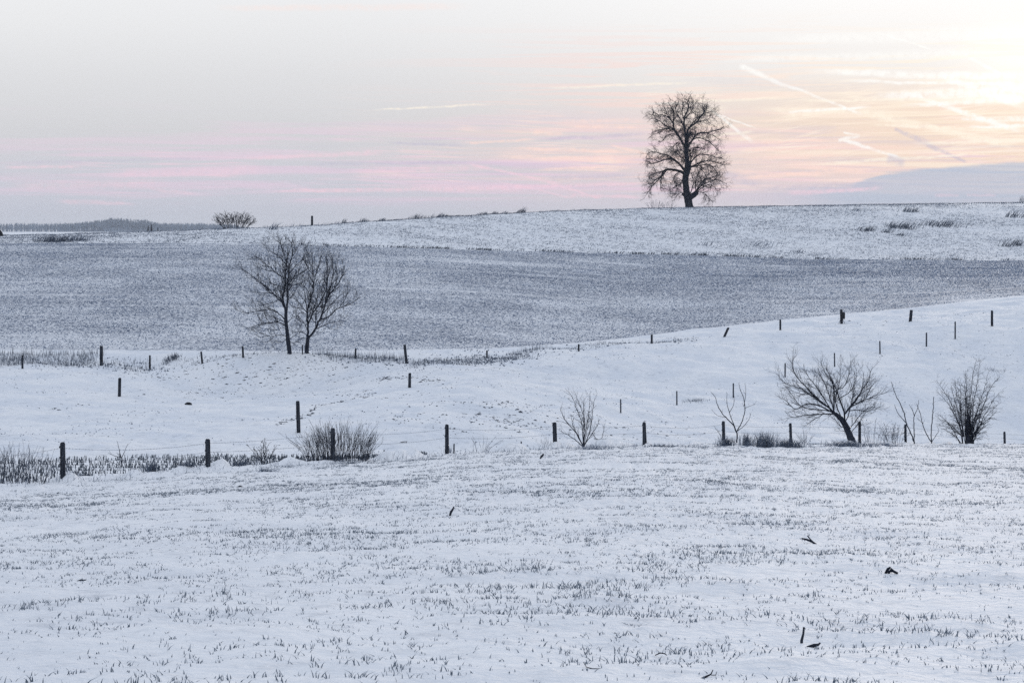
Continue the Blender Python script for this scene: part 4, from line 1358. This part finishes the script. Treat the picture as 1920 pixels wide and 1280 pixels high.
spec_rod = [dict(per_m=3.0, t0=0.45, ang=20, len=0.34, n=2, rad=0.006, wig=0.08, up=0.3, taper=0.3, maxfrac=0.4, rmin=0.004)]
rod_bush('coppice_bush', 634, 868, 79.6, 230, 2.6, 1.5, 'broad fan of bare rods rising behind a dark rough post', M_TWIG, M_TWIG, 0.008, 0.5, spec_rod, base_w=2.3)
rod_bush('coppice_bush', 20, 908, 65.0, 120, 2.0, 1.15, 'loose twiggy bush growing through stubble at the fence end', M_TWIG, M_TWIG2, 0.008, 0.4, spec_rod, base_w=2.2)
spec_leafy = [dict(per_m=7.0, t0=0.25, ang=40, len=0.2, n=2, rad=0.006, wig=0.15, up=0.2, taper=0.3, maxfrac=0.5),
              dict(per_m=14.0, t0=0.2, ang=45, len=0.06, n=2, rad=0.011, wig=0.2, up=0.0, taper=0.1, maxfrac=0.8, rmin=0.007)]
rod_bush('small_shrub', 497, 873, 76.5, 14, 0.8, 1.0, 'small shrub still holding dead leaves between two fence posts', M_TWIG, M_TWIG, 0.008, 0.5, spec_leafy, base_w=0.35, cat='shrub')
rod_bush('thin_shrub', 900, 848, 87.0, 12, 1.0, 0.9, 'thin pale shrub with slanting stems past a fence post', M_TWIG2, M_TWIG2, 0.006, 0.9, spec_sap, base_w=0.5, cat='shrub')
rod_bush('thin_shrub', 1022, 842, 90.5, 14, 0.6, 0.5, 'small faint shrub in front of a fence post', M_TWIG2, M_TWIG2, 0.005, 0.7, spec_sap, base_w=0.3, cat='shrub')
rod_bush('thin_shrub', 1510, 832, 109.0, 16, 0.9, 0.85, 'low twiggy shrub under the willow boughs', M_TWIG2, M_TWIG2, 0.008, 0.9, spec_sap, base_w=0.3, cat='shrub')
rod_bush('thin_shrub', 1675, 834, 116.0, 26, 1.1, 1.25, 'low shrub with withered heads beside a fence post', M_TWIG, M_TWIG2, 0.007, 0.8, spec_leafy, base_w=0.8, cat='shrub')
rod_bush('thin_shrub', 1640, 834, 113.5, 30, 1.2, 1.5, 'brush of fine shoots behind the willow trunk', M_TWIG2, M_TWIG2, 0.006, 0.6, spec_sap, base_w=1.0, cat='shrub')
T = Trace(0, 640, 4.0, 912, 900, 74.0)
limbs = [T.limb(p, a, b, k) for p, a, b, k in [
    ([(912, 905), (910, 830), (895, 780), (882, 712)], 9, 2.5, 0.0), ([(911, 835), (935, 780), (955, 725)], 6, 2, 0.2),
    ([(911, 830), (860, 815), (815, 790)], 6, 2, -0.2), ([(890, 890), (850, 870), (780, 840), (775, 810)], 4, 2, 0.1), ([(918, 880), (940, 850)], 3, 2, 0.1)]]
build_tree('sapling', T, None, limbs, [dict(per_m=3.5, t0=0.3, ang=40, len=0.2, n=3, rad=0.007, wig=0.12, up=0.3, taper=0.3, maxfrac=0.4, rmin=0.004)],
           'tiny bare sapling rising out of the maize stubble', 'sapling', limb_name='stem', limb_sides=4)

# --- skyline bush, brush behind the tree, distant conifers
spec_far = [dict(per_m=6.0, t0=0.25, ang=46, len=0.9, n=3, rad=0.026, wig=0.15, up=0.25, taper=0.3, maxfrac=0.6),
            dict(per_m=4.0, t0=0.12, ang=40, len=0.42, n=2, rad=0.02, wig=0.15, up=0.2, taper=0.3, maxfrac=0.7, rmin=0.016)]


def far_bush(px, depth, wpx, hpx, n, label, mat, rad, spec, name='bush'):
    loc = np.array(at_depth(px, depth))
    root = empty(name, loc, label, 'bush')
    k = depth / F
    tw, ps = [], []
    for i in range(n):
        u = (i + random.random()) / n * 2 - 1
        tx, tz = u * wpx * 0.5 * k, hpx * k * math.sqrt(max(0.15, 1 - u * u * 0.75)) * random.uniform(0.75, 1.0)
        bx = u * wpx * 0.28 * k + random.gauss(0, 0.02) * wpx * k
        ty = random.uniform(-0.3, 0.3) * wpx * k
        p = catmull([(bx, 0, -0.1), (bx + (tx - bx) * 0.35, ty * 0.3, tz * 0.4), (bx + (tx - bx) * 0.8, ty * 0.8, tz * 0.8), (tx, ty, tz)], 3)
        r = np.linspace(rad, rad * 0.3, len(p))
        ps.append((p, r))
        sprout((p, r), 0, spec, tw, 0)
    for P in ps:
        tubes_obj('stem', [P], mat, root, 4)
    o = tubes_obj('crown', [(p, r) for p, r, l in tw], mat, root, 3, False)
    o['kind'] = 'stuff'


far_bush(440, 312, 80, 31, 22, 'wide bare bush standing alone on the snowy skyline', M_TWIG, 0.045, spec_far)
spec_faint = [dict(per_m=2.0, t0=0.2, ang=35, len=0.7, n=3, rad=0.022, wig=0.15, up=0.25, taper=0.3, maxfrac=0.6, rmin=0.012)]
far_bush(1228, 392, 40, 20, 12, 'faint bare brush behind the foot of the lone tree', M_TWIG2, 0.03, spec_faint)
far_bush(1253, 394, 34, 15, 10, 'smaller faint brush next to the trunk of the lone tree', M_TWIG2, 0.03, spec_faint)
far_bush(1916, 412, 14, 15, 7, 'bare bush tip rising at the end of the hill crest', M_TWIG2, 0.04, spec_faint)


def conifer(px, depth, hgt, label):
    root = empty('conifer', at_depth(px, depth), label, 'tree', 'far conifers on the plain')
    tubes_obj('trunk', [(np.array([[0, 0, -0.3], [0, 0, hgt * 0.5], [0, 0, hgt]]), np.array([0.14, 0.09, 0.02]) * hgt / 5)], M_BARK, root, 5)
    polys = []
    for i in range(150):
        t = random.random() ** 0.8
        z = hgt * (0.08 + 0.88 * t)
        rr = hgt * 0.17 * (1 - t) + 0.1
        a = random.uniform(0, 6.28)
        e = np.array([math.cos(a) * rr, math.sin(a) * rr, rr * random.uniform(0.2, 1.0)])
        polys.append((np.array([[0, 0, z], [0, 0, z] + e * 0.6, [0, 0, z] + e]), np.array([0.10, 0.09, 0.03]) * hgt / 5))
    o = tubes_obj('crown', polys, M_TWIG, root, 3, False)
    o['kind'] = 'stuff'


conifer(278, 1400, 4.3, 'small dark conifer on the far plain, middle-sized of three')
conifer(284, 1410, 5.2, 'small dark conifer on the far plain, tallest of three')
conifer(296, 1430, 3.2, 'small dark conifer on the far plain, shortest of three')

# --- far wooded ridge
top_px = np.array([-700, -300, -100, 0, 20, 45, 80, 105, 130, 150, 190, 207, 220, 250, 275, 295, 320, 340, 400, 440, 520, 620])
top_y = np.array([420, 424, 418, 421, 424, 425, 421, 418, 420, 417, 412, 407, 408, 411, 411, 418, 419, 419, 423, 427, 433, 438.0])
WD = 4700.0
tree_h = 20.0
hx = np.arange(-700, 640, 12.0)
hill_top = -(np.interp(hx, top_px, top_y) - HOR) / F * (WD + 150) - tree_h
rows = []
for dd, f in ((WD - 260, 0.0), (WD - 120, 0.35), (WD, 0.8), (WD + 150, 1.0), (WD + 400, 0.75), (WD + 700, 0.0)):
    X = (hx - 960) / F * dd
    zb = base_height(hx, np.full(len(hx), dd)) - 1.0
    rows.append(np.stack([X, np.full(len(hx), dd), zb + np.maximum(hill_top - zb, 0.0) * f], 1))
V = np.concatenate(rows)
nn = len(hx)
ii = (np.arange(5)[:, None] * nn + np.arange(nn - 1)[None, :]).ravel()
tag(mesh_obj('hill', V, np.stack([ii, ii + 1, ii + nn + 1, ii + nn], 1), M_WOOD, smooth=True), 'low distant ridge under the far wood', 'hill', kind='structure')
bp, bn = [], 5200
for i in range(bn):
    p = random.uniform(-690, 560)
    f = random.random()
    dd = WD - 200 + 380 * f
    if 0 < p < 115 and random.random() < 0.4:
        continue
    X = (p - 960) / F * dd
    zb = float(base_height(np.array([p]), np.array([dd]))[0]) - 1.0
    ht = max(float(np.interp(p, hx, hill_top)) - zb, 0.0)
    fr_ = float(np.interp(dd, [WD - 260, WD - 120, WD, WD + 150, WD + 400], [0, 0.35, 0.8, 1.0, 0.75]))
    z = zb + ht * fr_
    h = tree_h * random.uniform(0.72, 1.12)
    if p > 430:
        h *= max(0.2, 1 - (p - 430) / 160)
    bp.append((np.array([[X, dd, z - 0.5], [X, dd, z + h * 0.45], [X + random.gauss(0, 0.8), dd, z + h]]), np.array([0.5, 0.4, 0.12])))
    for k in range(12):
        a, t = random.uniform(0, 6.28), random.uniform(0.25, 0.8)
        ln = h * random.uniform(0.2, 0.42) * (1.15 - t * 0.7)
        e = np.array([math.cos(a) * 0.55, math.sin(a) * 0.3, random.uniform(0.35, 0.9)]) * ln
        b0 = np.array([X, dd, z + h * t])
        bp.append((np.array([b0, b0 + e * 0.55 + [0, 0, 0.3], b0 + e]), np.array([0.38, 0.34, 0.16]) * random.uniform(0.7, 1.3)))
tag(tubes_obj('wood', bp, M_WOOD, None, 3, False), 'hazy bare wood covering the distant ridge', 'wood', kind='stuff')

# ------------------------------------------------------------------ posts and fences
def post_mesh(h, r, sides=9, dome=True, lean=(0.0, 0.0), rough=0.10, flare=1.0, square=False, taper=0.93):
    zs = [-0.25, 0.0, h * 0.12, h * 0.35, h * 0.6, h * 0.85, h - r * 0.35, h] if dome else [-0.25, 0.0, h * 0.2, h * 0.5, h * 0.8, h]
    rr = np.interp(zs, [-0.25, 0, h * 0.15, h], [r * flare, r * flare, r * (1 + (flare - 1) * 0.3), r * taper])
    rr = np.array(rr)
    if dome:
        rr[-1] *= 0.70
    a = np.arange(sides) * 2 * math.pi / sides + (math.pi / 4 if square else random.random())
    col = rng.uniform(1 - rough, 1 + rough, sides)
    V = []
    for i, z in enumerate(zs):
        w = col * rng.uniform(1 - rough * 0.3, 1 + rough * 0.3, sides) * rr[i]
        top_j = rng.uniform(-0.012, 0.012, sides) if i == len(zs) - 1 else 0
        V.append(np.stack([np.cos(a) * w + lean[0] * z, np.sin(a) * w + lean[1] * z, np.full(sides, z) + top_j], 1))
    V = np.concatenate(V)
    s = np.arange(sides)
    F_ = [np.stack([i * sides + s, i * sides + (s + 1) % sides, (i + 1) * sides + (s + 1) % sides, (i + 1) * sides + s], 1) for i in range(len(zs) - 1)]
    b = (len(zs) - 1) * sides
    tri = np.array([[b, b + k, b + k + 1] for k in range(1, sides - 1)])
    return V, [np.concatenate(F_), tri]


# near wire fence: one fence, posts and strands as parts
NEAR = [(-160, 59.0, 1.1, 0.085, 0.0, 1.0), (118, 66.0, 1.17, 0.088, 0.012, 1.0), (390, 72.0, 0.98, 0.083, 0.01, 1.0), (624, 78.0, 1.25, 0.094, 0.0, 1.0), (838, 84.0, 1.16, 0.080, 0.0, 1.0),
        (1041, 90.0, 1.06, 0.086, 0.03, 1.0), (1209, 96.0, 1.05, 0.080, 0.03, 1.45), (1357, 102.0, 1.06, 0.083, 0.02, 1.0), (1483, 107.0, 1.02, 0.076, 0.03, 1.0),
        (1612, 112.0, 1.15, 0.078, 0.0, 1.0), (1698, 116.0, 1.07, 0.076, 0.01, 1.0), (1884, 127.0, 0.92, 0.072, 0.02, 1.0), (2060, 133.0, 1.0, 0.07, 0.0, 1.0)]
l0 = at_depth(118, 66.0)
fence = empty('wire_fence', l0, 'barbed wire fence on dark wooden posts along the crop field edge', 'fence')
tops = []
for px, dp, h, r, ln, fl in NEAR:
    x, y, z = at_depth(px, dp)
    z = min(z, -(np.interp(px, R_EDGE[:, 0], R_EDGE[:, 2]) - HOR) / F * dp + 0.05)
    V, fs = post_mesh(h, r, 10, True, (-ln, 0.01), 0.13 if px == 624 else 0.08, fl)
    o = mesh_obj('post', V, fs, M_POST, fence, True)
    o.location = (x - l0[0], y - l0[1], z - l0[2])
    tops.append((x - l0[0] - ln * h, y - l0[1], z - l0[2], h, r))
    for f_ in (0.86, 0.58):
        Vs, fs_ = post_mesh(0.05, 0.022, 6, False, (0, 0), 0.05)
        Vs[:, 2] = np.clip(Vs[:, 2], 0, 1)
        k = mesh_obj('insulator', Vs, fs_, M_STAKE, o)
        k.location = (-r * 0.95 - ln * h * f_, -0.03, h * f_)
for f_ in (0.86, 0.56):
    pts_, strand = [], []
    for i in range(len(tops) - 1):
        a0, b0 = tops[i], tops[i + 1]
        A = np.array([a0[0], a0[1] - a0[4], a0[2] + a0[3] * f_])
        B = np.array([b0[0], b0[1] - b0[4], b0[2] + b0[3] * f_])
        for t in np.linspace(0, 1, 24, endpoint=False):
            p = A + (B - A) * t
            p[2] -= 0.10 * 4 * t * (1 - t) * (1 + 0.4 * math.sin(i * 2.3))
            pts_.append(p)
    pts_.append(B)
    pts_ = np.array(pts_)
    polys = [(pts_, np.full(len(pts_), 0.0042))]
    for k in range(len(pts_) - 1):
        for q in (0.15, 0.65):
            c = pts_[k] * (1 - q) + pts_[k + 1] * q
            v = np.array([random.gauss(0, 1), random.gauss(0, 1), random.gauss(0, 1)])
            v = unit(v) * 0.024
            polys.append((np.array([c - v, c, c + v]), np.array([0.004, 0.006, 0.004])))
    tubes_obj('wire', polys, M_WIRE, fence, 3, False)


def post(px, dp, h, r, label, lean=0.0, name='fence_post', group=None, base=None, square=False, mat=None, sides=8, snow=False):
    x, y, z = at_depth(px, dp)
    if base is not None:
        z2 = -(base - HOR) / F * dp
        z = min(max(z2, z - 0.25), z + 0.05)
    V, fs = post_mesh(h, r, 4 if square else sides, not square, (lean, 0.0), 0.08, 1.0, square)
    o = mesh_obj(name, V, fs, mat or M_POST, None, not square)
    o.location = (x, y, z)
    tag(o, label, 'post', group)
    return o


G_FAR = 'posts of the far fence along the ploughed field'


def by_rows(px, top, base, dmin=100.0, **kw):
    X, Y, Z = pix_ground([px], [base], dmin)
    return float(Y[0]), (base - top) / F * float(Y[0])


for px, top, base, wpx, lean, label in [
        (42, 664, 689, 4.2, 0.0, 'slender post standing in front of the tall dark grass stand'),
        (190, 648, 686, 8.0, 0.0, 'thick square-cut post at the end of the tall dark grass'),
        (281, 662, 687, 4.0, 0.0, 'slender post between the thick square-cut post and the small grass tussock'), (379, 659, 685, 4.0, -0.10, 'slender post tilting towards the tall dark grass'), (456, 649, 676, 4.0, -0.05, 'slender post next before the paired trees'),
        (567, 652, 676, 2.4, 0.0, 'thin stake between the trunks of the paired trees'),
        (666, 653, 677, 4.0, 0.06, 'slender post beside the upright reedy grass'),
        (762, 646, 685, 7.5, -0.10, 'thick leaning post between reedy grass and bramble tangle'),
        (913, 657, 673, 3.8, 0.0, 'short post stuck in the bramble tangle'), (1085, 645, 661, 3.8, 0.0, 'short slender post just past the bramble tangle'), (1222, 627, 648, 4.2, 0.0, 'slender post near the end of the low grass fringe'),
        (1360, 614, 633, 5.0, 0.45, 'strongly tilted short post in the far fence line'), (1463, 599, 621, 4.0, 0.0, 'slender post between the tilted post and the boxed post'),
        (1707, 581, 606, 6.5, 0.10, 'stout slightly tilted post near the pasture top corner'), (1860, 582, 613, 4.6, 0.0, 'dark upright post highest up the pasture slope')]:
    dp = depth_of(I_FENCE, px)
    post(px - lean * 6, dp, (base - top) / F * dp, wpx * 0.5 / F * dp, label, lean, group=G_FAR, base=base, square=(px in (190, 762)))
for px, top, base, wpx, label in [
        (224, 715, 750, 6.0, 'lone rough post standing in the open snowy dip'),
        (560, 754, 813, 8.0, 'tall lone post at the end of the eroded ditch'),
        (768, 694, 721, 6.0, 'lone stubby post beside a patch of bare earth')]:
    Y, h = by_rows(px, top, base, depth_of(I_STUB, px) + 1)
    post(px, Y, h, wpx * 0.5 / F * Y, label, -0.03 if px == 560 else 0.02)
STAKES = ['lowest', 'second lowest', 'third', 'fourth', 'fifth', 'sixth', 'second highest', 'topmost and tallest']
for nth, (px, top, base) in enumerate([(1164, 743, 769), (1269, 726, 753), (1375, 713, 740), (1472, 685, 711), (1565, 664, 690), (1650, 642, 666), (1737, 620, 647), (1791, 599, 632)]):
    Y, h = by_rows(px, top, base, depth_of(I_STUB, px) + 1)
    post(px, Y, h, 1.5 / F * Y, STAKES[nth] + ' thin dark stake in the line climbing the snowy pasture', 0.02 * random.uniform(-1, 1), 'stake', 'thin stakes climbing the pasture', mat=M_STAKE, sides=6)
for px, top, base, dp, label in [(851, 829, 849, 86.0, 'short thin stake leaning on the near wire fence'), (977, 820, 838, 92.0, 'small pale stake poking from the snow by the faint shrub'),
                                 (720, 841, 856, 82.5, 'stubby stake at the end of the stubble strip')]:
    post(px, dp, (base - top) / F * dp, 1.5 / F * dp, label, 0.02, 'stake', mat=M_STAKE, sides=6)
dp = depth_of(I_CREST, 585) - 1
post(585, dp, 1.4, 0.16, 'single dark post standing on the skyline', 0.0)
# post with a dark box strapped to it, and bracing wires
x, y, z = at_depth(1578, 190)
pb = empty('fence_post', (x, y, z), 'post with a dark hanging box and wire braces', 'post', G_FAR)
V, fs = post_mesh(1.28, 0.13, 8, True, (-0.02, 0), 0.08)
mesh_obj('shaft', V, fs, M_POST, pb, True)
V, fs = post_mesh(0.62, 0.19, 8, True, (0, 0), 0.06, 0.7)
V[:, 2] = np.clip(V[:, 2], 0, 9)
o = mesh_obj('box', V, fs, M_DARK, pb, True)
o.location = (0.12, -0.16, 0.42)
for s_ in (-1, 1):
    tubes_obj('brace', [(np.array([[0, 0, 0.55], [s_ * 0.2, -0.1, 0.2], [s_ * 0.28, -0.15, -0.05]]), np.array([0.02, 0.02, 0.02]))], M_STAKE, pb, 4)

# ------------------------------------------------------------------ weed clumps
def clump(name, px, py, wpx, hpx, n, label, dmin, mat=None, lean=(0.1, 1.0), lean_dir=0.0, wid=None, cat='weeds', group=None, ydepth=0.25):
    X, Y, Z = pix_ground([px], [py], dmin)
    X, Y = float(X[0]), float(Y[0])
    k = Y / F
    if dmin >= 260:
        n, lean = int(n * 0.7), (0.5, 1.6)
    xi = X + rng.normal(0, 0.33, n) * wpx * k
    yi = Y + rng.normal(0, ydepth, n) * wpx * k
    hs = hpx * 1.25 * k * rng.uniform(0.3, 1.0, n)
    la = rng.normal(lean_dir, 0.6, n) if lean_dir is not None else rng.uniform(0, 6.28, n)
    V, Fc = blades(xi - X, yi - Y, ground(xi, yi) - 0.03 - float(Z[0]), hs, (wid or 1.0 * k) * rng.uniform(0.6, 1.3, n), rng.normal(0, 0.5, n), la, rng.uniform(*lean, n), 0.4)
    o = mesh_obj(name, V, Fc, mat or M_GRASS)
    o.location = (X, Y, float(Z[0]))
    return tag(o, label, cat, group, 'stuff')


D1 = 285
clump('weed_clump', 1624, 433, 22, 11, 90, 'dark round weed clump at the lower end of the weed row', D1)
clump('weed_clump', 1688, 428, 42, 13, 190, 'widest dark weed clump on the upper hillside', D1)
clump('weed_clump', 1660, 436, 22, 10, 40, 'thin weed clump below the widest one', D1)
clump('weed_clump', 1765, 424, 52, 13, 170, 'long wind-swept weed clump on a snow ledge', D1)
clump('weed_clump', 1688, 441, 26, 8, 40, 'small straggly weed clump under the weed row', D1)
clump('weed_clump', 1703, 398, 24, 10, 90, 'compact dark weed clump just below the crest', D1)
clump('weed_clump', 1608, 396, 18, 7, 40, 'faint weed clump just below the crest', D1, M_GRASS2)
clump('weed_clump', 1903, 408, 34, 16, 70, 'open weed clump high on the hill shoulder', D1)
clump('weed_clump', 1882, 462, 22, 14, 40, 'spindly weed clump low on the hill shoulder', D1)
clump('weed_clump', 1908, 460, 24, 16, 60, 'taller weed clump low on the hill shoulder', D1)
clump('weed_clump', 1322, 460, 28, 11, 30, 'thin leaning weeds under the lone tree slope', D1, M_GRASS2)
clump('weed_clump', 1420, 462, 40, 10, 40, 'scattered leaning weeds near the ploughed edge', D1, M_GRASS2)
clump('weed_clump', 1490, 474, 26, 9, 30, 'small leaning weeds at the ploughed edge', D1, M_GRASS2)
clump('weed_clump', 102, 453, 60, 13, 330, 'dark reedy clump at the edge of the plain', 262)
clump('weed_clump', 140, 451, 50, 10, 120, 'ragged weeds beside the dark reedy clump', 262, M_GRASS2)
clump('weed_clump', 510, 431, 14, 14, 30, 'upright weeds on the skyline near the wide bush', 290, M_GRASS2)
clump('weed_clump', 1303, 749, 34, 6, 150, 'pale low weed patch on the open pasture', 115, M_GRASS2, (0.2, 1.8), None, 0.016)
clump('weed_clump', 1520, 701, 60, 7, 170, 'withered weed patch behind the willow crown', 125, M_GRASS2, (0.2, 1.8), None, 0.016)
clump('weed_clump', 1865, 700, 44, 6, 90, 'withered weed patch behind the thorn bush', 125, M_GRASS2, (0.2, 1.8), None, 0.016)
NE = 60
clump('grass_tussock', 285, 884, 22, 20, 150, 'dark bushy tussock between two fence posts in the stubble', NE, None, (0.0, 0.9), None, 0.016, 'grass')
clump('grass_tussock', 450, 878, 26, 13, 140, 'rounded tussock beside a near fence post', NE, None, (0.1, 1.3), None, 0.016, 'grass')
clump('grass_tussock', 350, 884, 30, 10, 120, 'flattened tussock under snow in the stubble', NE, None, (0.4, 1.8), None, 0.016, 'grass')
clump('grass_tussock', 155, 893, 26, 8, 90, 'snow-bent tussock at the foot of a leaning post', NE, M_GRASS2, (0.4, 1.8), None, 0.014, 'grass')
clump('grass_tussock', 840, 850, 14, 16, 60, 'pale grass wrapped round the foot of a fence post', NE, M_GRASS2, (0.0, 0.6), None, 0.012, 'grass')
clump('grass_tussock', 760, 856, 60, 9, 160, 'low ragged grass at the end of the stubble', NE, None, (0.2, 1.4), None, 0.014, 'grass')
clump('grass_tussock', 1362, 834, 22, 20, 200, 'dark tussock hugging a fence post by the open sapling', NE, None, (0.1, 0.9), None, 0.018, 'grass')
clump('grass_tussock', 1400, 834, 18, 26, 150, 'feathery tussock beside the open sapling', NE, None, (0.0, 0.6), None, 0.015, 'grass')
clump('grass_tussock', 1434, 836, 30, 28, 300, 'tall bushy tussock midway between two fence posts', NE, None, (0.0, 0.7), None, 0.016, 'grass')
clump('grass_tussock', 1478, 836, 42, 18, 320, 'broad drooping tussock around a fence post', NE, None, (0.2, 1.4), None, 0.018, 'grass')
clump('grass_tussock', 1590, 836, 60, 14, 340, 'matted grass round the willow foot', NE, None, (0.2, 1.6), None, 0.018, 'grass')
clump('grass_tussock', 1660, 836, 50, 9, 160, 'snow-laden grass between willow and shrub', NE, M_GRASS2, (0.3, 1.6), None, 0.016, 'grass')
clump('grass_tussock', 1110, 842, 40, 12, 140, 'snow-covered tussock at the foot of the bare shrub', NE, M_GRASS2, (0.3, 1.5), None, 0.014, 'grass')
clump('grass_tussock', 1240, 838, 40, 8, 110, 'clod of dead grass past a flared fence post', NE, None, (0.3, 1.5), None, 0.016, 'grass')
clump('grass_tussock', 500, 884, 36, 10, 130, 'snow-capped hummock grass between two fence posts', NE, M_GRASS2, (0.4, 1.8), None, 0.014, 'grass')
clump('grass_tussock', 660, 872, 50, 9, 150, 'ragged grass at the foot of the rod bush', NE, None, (0.2, 1.4), None, 0.014, 'grass')
tuft('fence_grass', [-60, 100, 250, 390, 520, 624, 740, 838, 940, 1041, 1130, 1209, 1300, 1400, 1500, 1600, 1700], [914, 906, 894, 882, 876, 871, 862, 855, 848, 843, 840, 838, 837, 836, 836, 836, 836], 1900, 0.30, 0.012, M_GRASS2,
     NE, (0.1, 1.4), 0.5, 1.6, 'thin dead grass scattered along the whole near fence')

# ------------------------------------------------------------------ loose things
def stick(name, px, py, polys, label, mat=M_BARK, dmin=12.0):
    """polys: lists of (dx, dz, dy, radius) in metres"""
    X, Y, Z = pix_ground([px], [py], dmin)
    X, Y = float(X[0]), float(Y[0])
    root_loc = (X, Y, gz(X, Y))
    out = []
    for pl in polys:
        p = np.array([[a, c, b] for a, b, c, r in pl])
        rr = np.array([r for a, b, c, r in pl])
        out.append((p, rr))
    o = tubes_obj(name, out, mat, None, 6, True, 0.15)
    o.location = root_loc
    return tag(o, label, 'twig')


stick('twig', 843, 963, [[(0, -0.03, 0, 0.018), (0.02, 0.05, 0, 0.022), (0.06, 0.11, 0, 0.016), (0.07, 0.15, 0, 0.010)]], 'short dark stub standing alone in the crop field')
stick('twig', 1503, 1203, [[(0, -0.03, 0, 0.012), (0.0, 0.03, 0, 0.011), (0.015, 0.08, 0.01, 0.009), (0.018, 0.135, 0, 0.008)]], 'upright dark twig sticking out of the snow')
stick('twig', 1525, 1208, [[(-0.05, 0.002, 0, 0.008), (0, 0.016, -0.02, 0.014), (0.04, 0.02, 0, 0.011), (0.055, 0.035, 0.0, 0.006)]], 'small dark twig lying beside the upright one')
stick('twig', 1520, 1012, [[(-0.12, 0.07, 0.05, 0.010), (-0.05, 0.06, 0, 0.014), (0.02, 0.03, 0, 0.016), (0.08, -0.01, 0, 0.014)], [(-0.03, 0.10, 0.1, 0.008), (0.0, 0.06, 0.05, 0.01), (0.03, 0.03, 0, 0.012)]],
      'forked branch piece half buried among the shoots')
stick('twig', 1670, 1074, [[(-0.06, 0.0, 0, 0.012), (-0.03, 0.05, 0, 0.015), (0.0, 0.065, 0.02, 0.012)], [(-0.05, 0.02, -0.03, 0.012), (0.02, 0.03, 0, 0.018), (0.08, 0.0, 0, 0.014)],
                           [(-0.02, 0.0, 0.02, 0.014), (0.01, 0.05, 0, 0.014), (0.05, 0.01, 0, 0.012)]], 'knotted dark lump of twigs on the snow')
stick('twig', 1238, 1226, [[(-0.04, -0.004, 0, 0.003), (0, 0.014, 0, 0.006), (0.03, 0.010, 0, 0.005), (0.05, -0.004, 0, 0.003)]], 'flat dark twig scrap on the snow')
stick('twig', 1105, 1258, [[(-0.04, 0.035, 0.06, 0.002), (-0.02, 0.012, 0, 0.003), (0.02, 0.0, 0, 0.004), (0.08, 0.0, 0, 0.003)]], 'thin crooked twig lying flat on the snow')
stick('twig', 1328, 1270, [[(-0.05, -0.004, 0, 0.005), (-0.02, 0.006, 0, 0.008), (0.02, 0.022, 0.02, 0.005), (0.035, 0.05, 0.03, 0.003)], [(0.02, 0.02, 0, 0.003), (0.05, 0.02, 0, 0.003), (0.06, 0.04, 0.02, 0.002)]],
      'dark branching twig with a raised end on the snow')
stick('twig', 1016, 860, [[(-0.06, -0.02, 0, 0.03), (0.0, 0.05, 0, 0.035), (0.06, 0.13, 0, 0.03)]], 'small dark stub near the near fence')
stick('twig', 152, 1081, [[(-0.05, -0.005, 0, 0.006), (0.0, 0.012, 0, 0.011), (0.04, 0.01, 0, 0.008), (0.06, 0.015, 0, 0.004)]], 'dark scrap of wood among dense shoots')
stick('twig', 450, 910, [[(-0.08, 0.0, 0, 0.012), (0.0, 0.03, 0, 0.022), (0.08, 0.0, 0, 0.012)]], 'small dark scrap at the field edge near a fence post')
stick('branch', 757, 826, [[(-0.18, 0.02, 0, 0.012), (0.0, 0.05, 0, 0.018), (0.17, 0.06, 0, 0.014)], [(0.12, 0.04, 0, 0.01), (0.14, 0.0, 0, 0.01)]], 'broken branch lying behind the near fence', dmin=88)

# dark stone in the dip, dark heap at the edge of the plain
def lump(name, px, py, w, h, label, cat, mat, dmin, seed):
    X, Y, Z = pix_ground([px], [py], dmin)
    X, Y, Z = float(X[0]), float(Y[0]), float(Z[0])
    nu, nv = 12, 7
    V = [(0, 0, h)]
    r_ = np.random.default_rng(seed)
    for j in range(1, nv):
        ph = j / (nv - 1) * math.pi * 0.56
        for i in range(nu):
            a = i / nu * 2 * math.pi
            k = r_.uniform(0.82, 1.15)
            V.append((math.cos(a) * math.sin(ph) * w * 0.5 * k, math.sin(a) * math.sin(ph) * w * 0.4 * k, math.cos(ph) * h * r_.uniform(0.9, 1.08)))
    tri = [(0, 1 + i, 1 + (i + 1) % nu) for i in range(nu)]
    q = [(1 + j * nu + i, 1 + (j + 1) * nu + i, 1 + (j + 1) * nu + (i + 1) % nu, 1 + j * nu + (i + 1) % nu) for j in range(nv - 2) for i in range(nu)]
    o = mesh_obj(name, np.array(V), [np.array(tri), np.array(q)], mat, None, False)
    o.location = (X, Y, Z)
    return tag(o, label, cat)


lump('molehill', 353, 762, 0.44, 0.15, 'single dark molehill in the smooth snowy dip', 'molehill', M_DARK, 100, 3)
lump('brush_heap', -4, 443, 1.6, 1.0, 'round dark brush heap at the edge of the plain', 'heap', M_DARK, 262, 8)

# ------------------------------------------------------------------ haze
hz, g, b = None, None, None
mh = bpy.data.materials.new('haze')
mh.use_nodes = True
nt = mh.node_tree
nt.nodes.clear()
oo = nt.nodes.new('ShaderNodeOutputMaterial')
pv = nt.nodes.new('ShaderNodeVolumePrincipled')
pv.inputs['Color'].default_value = (0.80, 0.87, 0.97, 1)
pv.inputs['Density'].default_value = 0.00008
pv.inputs['Anisotropy'].default_value = 0.2
nt.links.new(pv.outputs[0], oo.inputs['Volume'])
hw, zb, zt = 6600.0, -26.0, 40.0
V = np.array([[sx * hw, sy * hw, zz] for zz in (zb, zt) for sx, sy in ((-1, -1), (1, -1), (1, 1), (-1, 1))])
Fh = np.array([[3, 2, 1, 0], [4, 5, 6, 7], [0, 1, 5, 4], [1, 2, 6, 5], [2, 3, 7, 6], [3, 0, 4, 7]])
tag(mesh_obj('haze', V, Fh, mh), 'thin cold winter haze over the whole landscape', 'haze', kind='stuff')
